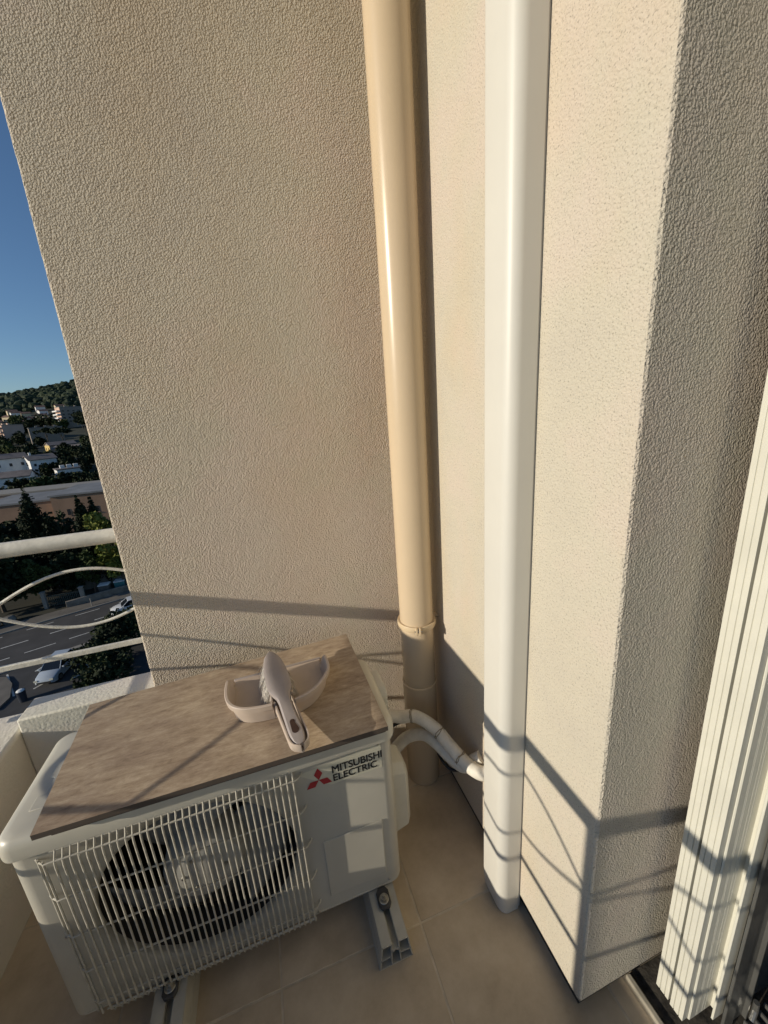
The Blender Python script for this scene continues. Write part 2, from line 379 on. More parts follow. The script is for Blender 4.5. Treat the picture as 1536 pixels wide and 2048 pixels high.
# railing: tube, two waves, flat bar, posts
RX, RY = -1.07, 1.437
def railing():
    t = thing('balcony_railing', (RX, RY, .54), 'white metal railing with round top tube and wavy bars above the low parapet', 'railing')
    tz = 1.105
    cor = [(RX+.05*(1-math.cos(a)), RY-.05*(1-math.sin(a)), tz) for a in [i*PI/16 for i in range(9)]]
    MB().tube([(-.440, RY, tz)] + [(-.6, RY, tz)] + cor[::-1] + [(RX, -3.1, tz)], .0243, 20).build('top_rail', 'rail_paint', t, smooth=True)
    mid, amp, per = .905, .100, .940
    for sgn in (1, -1):
        pts = []; x = -.440
        while x > RX+.02: pts.append((x, RY+.004*sgn, mid + sgn*amp*math.cos(2*PI*(x+.635)/1.08))); x -= .02
        MB().tube(pts, .0052, 8).build('wave_bar', 'rail_paint', t, smooth=True)
        pts = []; y = -3.1
        while y < RY-.02: pts.append((RX+.004*sgn, y, mid + sgn*amp*math.sin(2*PI*(y-.176)/per))); y += .02
        MB().tube(pts, .0052, 8).build('wave_bar', 'rail_paint', t, smooth=True)
    MB().box((RX+.0, RY-.006, .699), (-.440, RY+.006, .717)).build('bottom_bar', 'rail_paint', t, bevel=.002)
    MB().box((RX-.006, -3.1, .6995), (RX+.006, RY-.012, .7165)).build('bottom_bar', 'rail_paint', t, bevel=.002)
    for x, y in ((RX, .176), (RX, -1.5), (RX, RY), ):
        MB().box((x-.013, y-.013, .538), (x+.013, y+.013, 1.09)).build('post', 'rail_paint', t, bevel=.002)
    MB().box((-1.012, RY-.014, .538), (-.977, RY+.014, 1.09)).build('post', 'rail_paint', t, bevel=.002)
railing()

# ------------------------------------------------------------------ drain pipe
PX, PY, PR = .450, 1.166, .0600
def drainpipe():
    t = thing('drain_pipe', (PX, PY, 0), 'glossy beige drainpipe running down the inner corner', 'drainpipe')
    MB().lathe([(PR, .452), (PR, TOP)], (PX, PY, 0), 64).build('pipe', 'pipe_beige', t, smooth=True)
    MB().lathe([(PR+.0005, .0), (PR+.003, .004), (PR+.0032, .448), (PR+.0034, .452), (PR+.0002, .4535)], (PX, PY, 0), 64).build('socket_pipe', 'pipe_beige', t, smooth=True)
    MB().lathe([(PR+.0030, .4475), (PR+.0046, .4490), (PR+.0046, .4525), (PR+.0010, .4545)], (PX, PY, 0), 64).build('joint_ring', 'clamp_beige', t, smooth=True)
    z = .700
    cl = MB().lathe([(PR+.001, z-.009), (PR+.008, z-.010), (PR+.0095, z-.006), (PR+.0095, z+.006), (PR+.008, z+.010), (PR+.001, z+.009)], (PX, PY, 0), 56).build('clamp', 'clamp_beige', t, smooth=30)
    d = Vector((-.30, -.95, 0)).normalized(); s = Vector((-d.y, d.x, 0))
    for k in (-1, 1):
        c = Vector((PX, PY, z)) + d*(PR+.013) + s*k*.0058; mb = MB(); vs = []
        for h in (-.012, .012):
            for a, b in ((-.008, -.0038), (.008, -.0038), (.008, .0038), (-.008, .0038)):
                q = c + d*a + s*b; vs.append((q.x, q.y, q.z+h))
        mb.add(vs, [(0, 3, 2, 1), (4, 5, 6, 7), (0, 1, 5, 4), (1, 2, 6, 5), (2, 3, 7, 6), (3, 0, 4, 7)]); mb.build('clamp_ear', 'clamp_beige', cl, bevel=.0015)
    c = Vector((PX, PY, z)) + d*(PR+.014)
    MB().tube([c - s*.013, c + s*.013], .0032, 8).build('screw', 'steel', cl)
    MB().tube([(PX+PR+.006, PY+.01, z), (WX+.003, PY+.01, z)], .0075, 12).build('wall_stem', 'clamp_beige', cl, smooth=True)
    MB().lathe([(.0, .0052), (.012, .005), (.015, .001)], (WX-.0005, PY+.01, z), 16).build('wall_rosette', 'clamp_beige', cl)
drainpipe()

# ------------------------------------------------------------------ white duct
def duct():
    t = thing('cable_duct', (WX, .70, 0), 'tall white plastic cable duct fixed to the cream corner wall', 'duct')
    x0, y0, y1 = .4695, .6605, .757
    front = [(WX-.006, y0)] + [(x0+.026+.026*math.cos(math.radians(a)), y0+.026+.026*math.sin(math.radians(a))) for a in range(270, 179, -9)]
    back = [(x0+.012+.012*math.cos(math.radians(a)), y1-.012+.012*math.sin(math.radians(a))) for a in range(180, 89, -15)] + [(WX-.006, y1)]
    def section(z, tape): # the foot of the cover tapers slightly inwards
        return [(x+(WX-.006-x)*tape, y, z) for x, y in front+back]
    zs = [(.002, .10), (.02, .035), (.05, .0), (.5, 0), (1.2, 0), (TOP, 0)]
    rings = [section(z, k) for z, k in zs]; n = len(rings[0]); vs = [p for r in rings for p in r]
    fs = [(i*n+k, i*n+k+1, (i+1)*n+k+1, (i+1)*n+k) for i in range(len(rings)-1) for k in range(n-1)]
    fs.append(tuple(range(n)))
    MB().add(vs, fs).build('duct_cover', 'duct_white', t, smooth=50)
    MB().box((WX-.0075, y0+.003, .006), (WX+.001, y1-.003, TOP)).build('duct_base', 'duct_white', t)
duct()

# ------------------------------------------------------------------ shutter stack, window side
def shutters():
    def leaf(name, x0, x1, y0, y1, notches, label):
        poly = [(x0, y1)]
        for yn in sorted(notches, reverse=True): poly += [(x0, yn+.0009), (x0+.0022, yn+.0004), (x0+.0022, yn-.0004), (x0, yn-.0009)]
        poly += [(x0, y0), (x1, y0), (x1, y1)]
        o = MB().prism(poly, .055, 2.45).build(name, 'shutter_white', bevel=.0012)
        return tag(o, label, 'shutter', 'folded shutter leaves')
    leaf('folding_shutter', .732, .795, .3715, .4005, [.3805, .3915], 'white folded shutter leaf standing closest to the shaded rough wall')
    leaf('folding_shutter', .730, .795, .3375, .3660, [.3465, .3575], 'white folded shutter leaf second from the shaded rough wall')
    t = thing('folding_shutter', (.78, .335, .05), 'white shutter panel with shaded grooved face beside the window frame', 'shutter', 'folded shutter leaves')
    poly = [(.746, .3355), (.748, .3335)]
    for xn in (.766, .770, .785, .794): poly += [(xn-.0009, .3335), (xn-.0004, .3345), (xn+.0004, .3345), (xn+.0009, .3335)]
    poly += [(.822, .3335), (.822, .3368), (.746, .3368)]
    MB().prism(poly, .055, 2.45).build('grooved_face', 'shutter_white', t)
    MB().box((.7975, .3165, .052), (.8300, .3212, 2.45)).build('edge_strip', 'shutter_white', t, bevel=.0008)
    MB().box((.8150, .3214, .056), (.8170, .3334, 2.45)).build('strip_web', 'shutter_white', t)
    for k, yk in enumerate((.385, .352)):
        pass
    f = thing('window_frame', (.9, .31, 0), 'grey aluminium sliding window frame at the right edge', 'window')
    MB().box((.815, .3045, .004), (.849, .3105, 2.5)).build('jamb_profile', 'alu', f, bevel=.001)
    MB().box((.8555, .3085, .02), (.903, .3160, 2.5)).build('jamb_profile', 'alu', f, bevel=.001)
    MB().box((.9110, .3170, .03), (1.0, .3245, 2.5)).build('jamb_profile', 'alu', f, bevel=.001)
    MB().box((.8865, .3000, .02), (.8905, .3083, 2.5)).build('jamb_rib', 'alu', f)
    for k, x in enumerate((.880, .902, .924, .946)):
        MB().box((x, -.94, .004), (x+.005, .300, .022+.004*k)).build('track_rail', 'alu', f, bevel=.0008)
    MB().box((.872, -.94, .0035), (.99, .300, .0075)).build('track_bed', 'alu', f)
    MB().tube([(.890, .292, .032), (.905, .296, .050), (.905, .297, .075)], .006, 10).build('roller_block', 'alu', f)
    for y0, y1 in ((.05, -.45), (-.45, -.94)):
        MB().box((.955, y0-.05, .03), (.985, y0, 2.4)).build('sash_stile', 'alu', f, bevel=.002)
        MB().box((.968, y1, .08), (.972, y0-.05, 2.35)).build('pane', 'door_glass', f)
    MB().box((.955, -.94, 2.4), (.985, .3, 2.5)).build('head_rail', 'alu', f)
    th = MB().box((.6975, -3.0, -.003), (.7115, .4500, .013)).build('threshold_strip', 'threshold', bevel=.003)
    tag(th, 'narrow pale threshold strip on the floor beside the shutters', 'threshold')
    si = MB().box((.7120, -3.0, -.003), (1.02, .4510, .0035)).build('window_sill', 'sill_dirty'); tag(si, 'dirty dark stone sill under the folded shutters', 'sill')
    # dim room behind the glass, lintel, and unseen wall added for bounce light
    r = thing('room_and_bounce_wall', (1.3, -1.4, 0), 'added unseen beige bounce wall and dim room behind the window at right', 'building')
    MB().box((1.02, -3.2, -.2), (3.2, .437, -.01)).build('room_floor', 'room_dark', r)
    MB().box((3.2, -3.2, -.2), (3.3, .437, 2.6)).build('room_wall', 'room_dark', r)
    MB().box((1.02, -3.3, -.2), (3.2, -3.2, 2.6)).build('room_side', 'room_dark', r)
    MB().box((.955, -3.3, -.2), (1.2, -.95, 3.11)).build('bounce_wall', 'wall_fine', r)  # unseen wall, added to bounce warm sunlight onto the balcony
    MB().box((1.0, -.949, 2.51), (3.3, .437, 3.11)).build('lintel', 'render_plain', r)
shutters()

# ================================================================== AIR CONDITIONER
AX0, AX1, AY0, AY1, AZ0, AZ1 = -.624, .226, .803, 1.098, .086, .625
FC = (-.283, .358); FR = .226
def aircon():
    t = thing('air_conditioner', (-.19, .95, .08), 'white outdoor air conditioner with round fan behind wire grille, on two plastic feet', 'air conditioner')
    # wrapped sheet: left, back, right with rounded front corners
    r = .034
    path = [(AX0+r+.001, AY0)] + arc(AX0+r, AY0+r, r, 268, 180, 10) + arc(AX0+.015, AY1-.015, .015, 180, 90, 5) \
        + arc(AX1-.015, AY1-.015, .015, 90, 0, 5) + arc(AX1-r, AY0+r, r, 0, -88, 10) + [(AX1-r-.001, AY0)]
    MB().strip(path, -.004, AZ0, AZ1).build('cabinet', 'ac_white', t, smooth=50)
    MB().box((AX0+.01, AY0+.01, AZ0+.001), (AX1-.01, AY1-.006, AZ0+.010)).build('base_pan', 'ac_white', t)
    # front panel with the round opening
    X0, X1, Z0, Z1 = AX0+r, AX1-r, AZ0, AZ1
    angs = [2*PI*k/96 for k in range(96)] + [math.atan2(z-FC[1], x-FC[0]) % (2*PI) for x in (X0, X1) for z in (Z0, Z1)]
    angs = sorted(set(round(a, 6) for a in angs)); vs = []; n = len(angs)
    for a in angs:
        c, s = math.cos(a), math.sin(a)
        k = min([(X1-FC[0])/c if c > 1e-9 else 1e9, (X0-FC[0])/c if c < -1e-9 else 1e9, (Z1-FC[1])/s if s > 1e-9 else 1e9, (Z0-FC[1])/s if s < -1e-9 else 1e9])
        vs += [(FC[0]+k*c, AY0, FC[1]+k*s), (FC[0]+(FR+.012)*c, AY0, FC[1]+(FR+.012)*s), (FC[0]+(FR+.004)*c, AY0+.004, FC[1]+(FR+.004)*s),
               (FC[0]+(FR+.001)*c, AY0+.009, FC[1]+(FR+.001)*s), (FC[0]+FR*c, AY0+.014, FC[1]+FR*s), (FC[0]+FR*c, AY0+.022, FC[1]+FR*s)]
    fs = []
    for i in range(n):
        j = (i+1) % n
        for k in range(5): fs.append((i*6+k, j*6+k, j*6+k+1, i*6+k+1))
    fp = MB().add(vs, fs).build('front_panel', 'ac_white', t, smooth=35, recalc=False)
    MB().lathe([(FR-.0005, .0215), (FR+.004, .05), (FR+.012, .11)], (FC[0], AY0, FC[1]), 72, 'y').build('fan_shroud', 'shade_inside', t, smooth=True)
    # raised service cover on the right of the panel
    MB().box((.010, AY0-.0035, .135), (.176, AY0+.001, .340)).build('service_cover', 'ac_white', t, bevel=.002)
    # thin seam ridges of the panel
    MB().box((X0, AY0-.0015, AZ0+.001), (X1, AY0+.001, AZ0+.006)).build('panel_hem', 'ac_white', t, bevel=.001)
    for sx, sz in ((-.028, .094), (.182, .105), (.182, .60), (-.57, .35)):
        MB().lathe([(.0, -.0025), (.003, -.0025), (.004, 0)], (sx, AY0-.001, sz), 10, 'y').build('screw', 'steel', t)
    # dark inside, heat exchanger
    MB().box((AX0+.03, 1.05, AZ0+.015), (.0, 1.06, AZ1-.015)).build('heat_exchanger', 'coil_dark', t)
    MB().box((.0, AY0+.02, AZ0+.015), (.006, 1.05, AZ1-.015)).build('partition', 'shade_inside', t)
    MB().box((AX0+.02, AY0+.105, AZ1-.012), (.0, 1.05, AZ1-.008)).build('inner_top', 'shade_inside', t)
    # fan
    fan = MB().lathe([(.0, -.030), (.060, -.030), (.088, -.024), (.098, -.010), (.100, .05), (.0, .05)], (FC[0], AY0+.056, FC[1]), 40, 'y').build('fan_hub', 'hub_grey', t, smooth=40)
    for k in range(6):
        a = k*PI/3; MB().lathe([(.0, -.004), (.004, -.004), (.005, 0)], (FC[0]+.050*math.cos(a), AY0+.0258, FC[1]+.050*math.sin(a)), 10, 'y').build('screw', 'steel', fan)
    for k in range(3):
        a0 = math.radians(120 + 120*k); vs = []; fs = []; nr, na = 7, 9
        for i in range(nr+1):
            rr = .085 + (FR-.014-.085)*i/nr; span = math.radians(74+14*math.sin(PI*(.15+.6*i/nr))); sweep = math.radians(-26)*(i/nr)**1.4
            for j in range(na+1):
                a = a0 + sweep + span*(j/na-.5); y = AY0+.072 + .055*(j/na-.5) + .006*math.sin(PI*j/na)
                vs.append((FC[0]+rr*math.cos(a), y, FC[1]+rr*math.sin(a)))
        fs = [(i*(na+1)+j, i*(na+1)+j+1, (i+1)*(na+1)+j+1, (i+1)*(na+1)+j) for i in range(nr) for j in range(na)]
        b = MB().add(vs, fs).build('fan_blade', 'fan_grey', t, smooth=True); md = b.modifiers.new('solid', 'SOLIDIFY'); md.thickness = .004
    # lid: pressed sheet with rounded rim and shallow pressed fields
    def ring(off, z, rad):
        x0, x1, y0, y1 = AX0-.007-off+.0, AX1+.008+off, AY0-.008-off, AY1+.006+off
        return [(*p, z) for c in ((x0+rad, y0+rad, 180), (x1-rad, y0+rad, 270), (x1-rad, y1-rad, 0), (x0+rad, y1-rad, 90)) for p in arc(c[0], c[1], rad, c[2], c[2]+90, 8)]
    rings = [ring(-.004, .606, .030), ring(.0, .606, .034), ring(.001, .612, .035), ring(.001, .634, .035), ring(-.001, .6435, .034), ring(-.005, .6505, .032), ring(-.011, .6545, .028), ring(-.022, .6565, .022), ring(-.050, .657, .012)]
    n = len(rings[0]); vs = [p for q in rings for p in q]
    fs = [(i*n+k, i*n+(k+1) % n, (i+1)*n+(k+1) % n, (i+1)*n+k) for i in range(len(rings)-1) for k in range(n)] + [tuple(range((len(rings)-1)*n, len(rings)*n))]
    lid = MB().add(vs, fs).build('lid', 'ac_lid', t, smooth=60)
    emb = [(-.590, .860), (-.545, .860), (-.545, 1.02), (-.575, 1.02), (-.575, .990), (-.585, .985), (-.585, .945), (-.575, .940), (-.575, .90), (-.590, .895)]
    MB().prism([(x, y) for x, y in emb], .6555, .6585).build('pressed_field', 'ac_lid', lid, bevel=.001)
    for a, b in (((-.566, .905, .6584), (-.5645, .935, .6590)), ((-.566, .9335, .6584), (-.545, .935, .6590)), ((-.566, .905, .6584), (-.545, .9065, .6590)), ((-.557, .912, .6584), (-.5555, .928, .6590))):
        MB().box(a, b).build('printed_mark', 'ink_black', lid)
    # handle moulding on the right flank, valve cover
    poly = [(.86, .185), (.875, .165), (.965, .165), (.975, .185), (.975, .405), (.955, .430), (.885, .430), (.862, .405)]
    vs = [(AX1-.002, y, z) for y, z in poly] + [(AX1+.048, .918+(y-.918)*.93, .295+(z-.295)*.90) for y, z in poly] + [(AX1+.060, .918+(y-.918)*.70, .295+(z-.295)*.72) for y, z in poly]
    m = len(poly); fs = [(i*m+k, i*m+(k+1) % m, (i+1)*m+(k+1) % m, (i+1)*m+k) for i in range(2) for k in range(m)] + [tuple(range(2*m, 3*m))]
    MB().add(vs, fs).build('valve_cover', 'ac_lid', t, bevel=.003)
    poly = [(.93, .56), (1.05, .56), (1.05, .625), (1.03, .645), (.95, .645), (.93, .625)]
    MB().prism(poly, AX1-.002, AX1+.030, 'x').build('side_handle', 'ac_lid', t, bevel=.006)
    # wire grille
    fr = MB().tube([(-.540, AY0-.006, .6030), (-.038, AY0-.006, .6030)], .0023, 6).build('grille', 'wire_white', t, smooth=True)
    GY = AY0-.0195; N_ = 35; gx0, gx1 = -.530, -.040
    src = None
    for i in range(N_):
        x = gx0+(gx1-gx0)*i/(N_-1)
        if src is None:
            pts = [(0, AY0-.0040, .609), (0, AY0-.0075, .600), (0, AY0-.0140, .590), (0, GY+.0015, .583), (0, GY, .572), (0, GY, .30), (0, GY, .108), (0, GY+.003, .098), (0, AY0-.008, .084), (0, AY0-.009, .079)]
            o = MB().tube([(p[0]-.19*0, p[1], p[2]) for p in pts], .0023, 6).build('grille_wire', 'wire_white', fr, smooth=True); src = o
            # mesh is stored relative to the unit; keep x at 0 and move per copy
            o.location = (x, 0, 0)
        else:
            o = src.copy(); C.objects.link(o); o.parent = fr; o.location = (x + random.uniform(-.0005, .0005), 0, 0)
    for z in (.586, .480, .364, .248, .135):
        pts = [(-.571, AY0+.002, z), (-.564, AY0-.006, z), (-.548, GY+.002, z), (-.538, GY+.0030, z), (-.036, GY+.0030, z), (-.030, GY+.005, z), (-.021, AY0-.005, z+.001), (-.017, AY0+.002, z+.002)]
        MB().tube(pts, .0023, 6).build('grille_wire', 'wire_white', fr, smooth=True)
    MB().tube([(-.538, AY0-.010, .089), (-.036, AY0-.010, .089)], .0023, 6).build('grille_wire', 'wire_white', fr, smooth=True)
    MB().tube([(-.538, AY0-.018, .107), (-.036, AY0-.018, .107)], .0023, 6).build('grille_wire', 'wire_white', fr, smooth=True)
    for x, y in ((-.5505, GY+.004), (-.5625, AY0-.0075)):
        MB().tube([(x, y, .592), (x, y, .095)], .0023, 6).build('grille_wire', 'wire_white', fr, smooth=True)
    # maker's plate, lettering and three-diamond mark
    MB().add([(-.030, AY0-.0006, .582), (.190, AY0-.0006, .602), (.190, AY0-.0006, .520), (.050, AY0-.0006, .520)], [(3, 2, 1, 0)]).build('name_plate', 'label_cream', t)
    def lettering(body, x0, x1, z0, z1):
        cu = bpy.data.curves.new('lettering', 'FONT'); cu.body = body; cu.size = 1.0; cu.offset = .0; cu.extrude = .0
        tmp = bpy.data.objects.new('tmp_text', cu); C.objects.link(tmp); dg = bpy.context.evaluated_depsgraph_get()
        me = bpy.data.meshes.new_from_object(tmp.evaluated_get(dg)); bpy.data.objects.remove(tmp)
        co = np.empty(len(me.vertices)*3); me.vertices.foreach_get('co', co); co = co.reshape(-1, 3)
        mn, mx = co.min(0), co.max(0); org = ORG[t.name]; out = np.empty_like(co)
        out[:, 0] = x0+(co[:, 0]-mn[0])/(mx[0]-mn[0])*(x1-x0) - org.x
        out[:, 1] = AY0-.0012 - org.y
        out[:, 2] = z0+(co[:, 1]-mn[1])/(mx[1]-mn[1])*(z1-z0) - org.z
        vv, ff = [], []; base = [tuple(p.vertices) for p in me.polygons]
        for k, (dx, dz) in enumerate(((0, 0), (.0007, 0), (-.0007, 0), (0, .0005), (0, -.0005))):
            q = out.copy(); q[:, 0] += dx; q[:, 1] -= .00012*k; q[:, 2] += dz; o_ = len(vv); vv += q.tolist(); ff += [tuple(i+o_ for i in f) for f in base]
        me = bpy.data.meshes.new('lettering'); me.from_pydata(vv, [], ff); me.update(); me.materials.append(MATS['ink_black']); me.name = 'lettering'
        o = bpy.data.objects.new('lettering', me); C.objects.link(o); o.parent = t
    lettering('MITSUBISHI', .0575, .191, .5545, .577); lettering('ELECTRIC', .0585, .1755, .5285, .5495)
    cx, cz = .0215, .5475; k = .0188
    for a in (90, 210, 330):
        a = math.radians(a); d = (math.cos(a), math.sin(a)); l = (math.cos(a+PI/3), math.sin(a+PI/3)); rr = (math.cos(a-PI/3), math.sin(a-PI/3)); lo = 1.0
        e = k*1.155; p1 = (l[0]*e*.577+0, l[1]*e*.577); 
        a1, a2 = a-PI/6, a+PI/6; e1 = (math.cos(a1)*e, math.sin(a1)*e); e2 = (math.cos(a2)*e, math.sin(a2)*e)
        q = [(0, 0), e1, (e1[0]+e2[0], e1[1]+e2[1]), e2]
        MB().add([(cx+x, AY0-.0013, cz+z) for x, z in q], [(0, 1, 2, 3)]).build('diamond_mark', 'ink_red', t)
    return t
aircon()

# plastic feet
def foot(xc, y0, y1, label):
    t = thing('support_foot', (xc, (y0+y1)/2, 0), label, 'support', 'plastic feet under the air conditioner')
    hb, ht, H, w = .047, .036, .079, .0032
    segs = [((-hb, .001), (hb, .001)), ((-hb, .001), (-hb+.003, .012)), ((hb, .001), (hb-.003, .012)), ((-hb+.003, .012), (-ht, H)), ((hb-.003, .012), (ht, H)), ((-ht, H), (-.010, H)), ((.010, H), (ht, H)),
            ((-.010, H), (-.013, .002)), ((.010, H), (.013, .002)), ((-.0435, .032), (-.0115, .034)), ((.0115, .034), (.0435, .032)), ((-.0115, .048), (-.003, .052)), ((.003, .052), (.0115, .048)), ((-.0115, .055), (.0115, .055))]
    mb = MB()
    for (a, b), (c, d) in segs:
        dx, dz = c-a, d-b; l = math.hypot(dx, dz); nx, nz = -dz/l*w/2, dx/l*w/2
        mb.prism([(xc+a+nx, b+nz), (xc+c+nx, d+nz), (xc+c-nx, d-nz), (xc+a-nx, b-nz)], y0, y1, 'y')
    mb.build('hollow_rail', 'foot_pvc', t)
    yb = y0+.098
    pad = MB().prism([(xc+x*.018, yb+y*.026) for x, y in [(-1, -.6), (-.6, -1), (.6, -1), (1, -.6), (1, .6), (.6, 1), (-.6, 1), (-1, .6)]], H+.002, H+.0135).build('rubber_pad', 'rubber', t, bevel=.003)
    MB().lathe([(.0, .0145), (.013, .0145), (.014, .0135)], (xc, yb-.004, H), 20).build('washer', 'steel', pad)
    MB().lathe([(.0, .030), (.0045, .030), (.0048, .022), (.0095, .022), (.0095, .0146)], (xc, yb-.004, H), 6).build('bolt', 'steel', pad)
    return t
foot(.154, .674, 1.16, 'white hollow plastic foot under the right end of the air conditioner')
foot(-.405, .690, 1.16, 'white hollow plastic foot under the left end of the air conditioner')

# boards on top
def board(pts, z0, z1, label, edge):
    o = MB().prism(pts, z0, z1).build('cover_board', 'board'); o.data.materials.append(MATS['board_edge'])
    for p in o.data.polygons: p.material_index = 1 if abs(p.normal.z) < .5 else 0
    return tag(o, label, 'board', 'boards on the air conditioner')
board([(-.515, .780), (.200, .774), (.186, 1.180), (-.550, 1.150)], .6580, .6710, 'brown wood-look board lying underneath the upper board on the air conditioner', 1)
board([(-.5385, .767), (.2035, .761), (.1955, 1.207), (-.570, 1.154)], .6735, .6865, 'brown wood-look board on top of the air conditioner under the dustpan', 1)
BZ = .6870

# ------------------------------------------------------------------ dustpan
def dustpan():
    t = thing('dustpan', (-.045, .98, BZ), 'beige semicircular plastic dustpan on the brown board', 'dustpan')
    L_ = [(-.178, 1.080, .010), (-.178, 1.052, .030), (-.178, 1.026, .054), (-.179, .985, .0565), (-.174, .946, .057), (-.159, .917, .057), (-.132, .897, .057), (-.095, .888, .057), (-.064, .8855, .057)]
    R_ = [(-.008, .881, .057), (.019, .888, .057), (.047, .905, .057), (.072, .933, .057), (.090, .966, .0565), (.094, .994, .0555), (.091, 1.034, .054), (.090, 1.060, .030), (.089, 1.086, .010)]
    cen = Vector((-.043, 1.00))
    def off(p, d): v = (Vector(p[:2])-cen); v = v.normalized()*d; return (p[0]+v.x, p[1]+v.y)
    lines = [[tuple(q) for q in smoothpath(L_, 5)], [tuple(q) for q in smoothpath(R_, 5)]]
    for pts in lines:
        vs = []
        for p in pts:
            z = BZ + p[2]; k = min(1, p[2]/.05)
            vs += [(*off(p, -.009), BZ+.0008), (*off(p, -.001), max(BZ+.002, z-.0165)), (*off(p, .006*k), max(BZ+.003, z-.0155)), (*off(p, .0075*k), z-.0015), (*off(p, .0060*k), z), (*off(p, .0005), z), (*off(p, -.0015), z-.002), (*off(p, -.0045), max(BZ+.002, z-.017)), (*off(p, -.0125), BZ+.0045)]
        K = 9; n = len(pts)-1; fs = [(i*K+k, (i+1)*K+k, (i+1)*K+k+1, i*K+k+1) for i in range(n) for k in range(K-1)] + [tuple(range(K)), tuple(n*K+k for k in range(K))[::-1]]
        MB().add(vs, fs).build('rim_wall', 'pan_plastic', t, smooth=38)
    # low front wall behind the brush handle and the floor with its lip
    MB().add([(-.064, .8945, BZ+.001), (-.008, .8900, BZ+.001), (-.008, .8885, BZ+.036), (-.064, .8930, BZ+.036), (-.064, .8985, BZ+.001), (-.008, .8940, BZ+.001), (-.008, .8925, BZ+.036), (-.064, .8970, BZ+.036)],
             [(0, 1, 2, 3), (7, 6, 5, 4), (3, 2, 6, 7), (0, 3, 7, 4), (1, 5, 6, 2)]).build('front_wall', 'pan_plastic', t)
    pl = [off(p, -.010) for p in lines[0]] + [off(p, -.010) for p in lines[1]]
    MB().prism(pl + [(.084, 1.096), (-.172, 1.090)], BZ+.0006, BZ+.0042).build('pan_floor', 'pan_plastic', t, smooth=30)
    MB().prism([(-.1745, 1.0885), (.0865, 1.0945), (.0868, 1.1035), (-.1748, 1.0975)], BZ+.0004, BZ+.0064).build('lip', 'brush_plastic', t, bevel=.002)
    # handle: open channel running out over the front edge of the board
    d = Vector((.030, -.160)).normalized(); s = Vector((-d.y, d.x)); st = Vector((-.0375, .905)); prof = []
    ln = .176; vs = []; fs = []; m = 16
    sec = [(-1, .030), (-1, .0), (-.72, -.004), (.72, -.004), (1, .0), (1, .030), (.86, .030), (.80, .004), (-.80, .004), (-.86, .030)]
    for i in range(m+1):
        u = i/m; c = st + d*ln*u; hw = .0245 - .001*u; z0 = BZ + .0200 + .012*u
        if u > .82: hw *= math.sqrt(max(.02, 1-((u-.82)/.18)**2))
        for a, h in sec: p = c + s*a*hw; vs.append((p.x, p.y, z0+h*(.95-.30*u)))
    k = len(sec); fs = [(i*k+j, i*k+(j+1) % k, (i+1)*k+(j+1) % k, (i+1)*k+j) for i in range(m) for j in range(k)] + [tuple(range(k))[::-1], tuple(range(m*k, m*k+k))]
    MB().add(vs, fs).build('handle', 'pan_plastic', t, smooth=40)
    for q in (-1, 1):
        a = st + s*q*.0265 + d*(-.008)
        MB().box((a.x-.0035, a.y-.012, BZ+.018), (a.x+.0035, a.y+.012, BZ+.058)).build('notch_post', 'pan_plastic', t, bevel=.002)
dustpan()
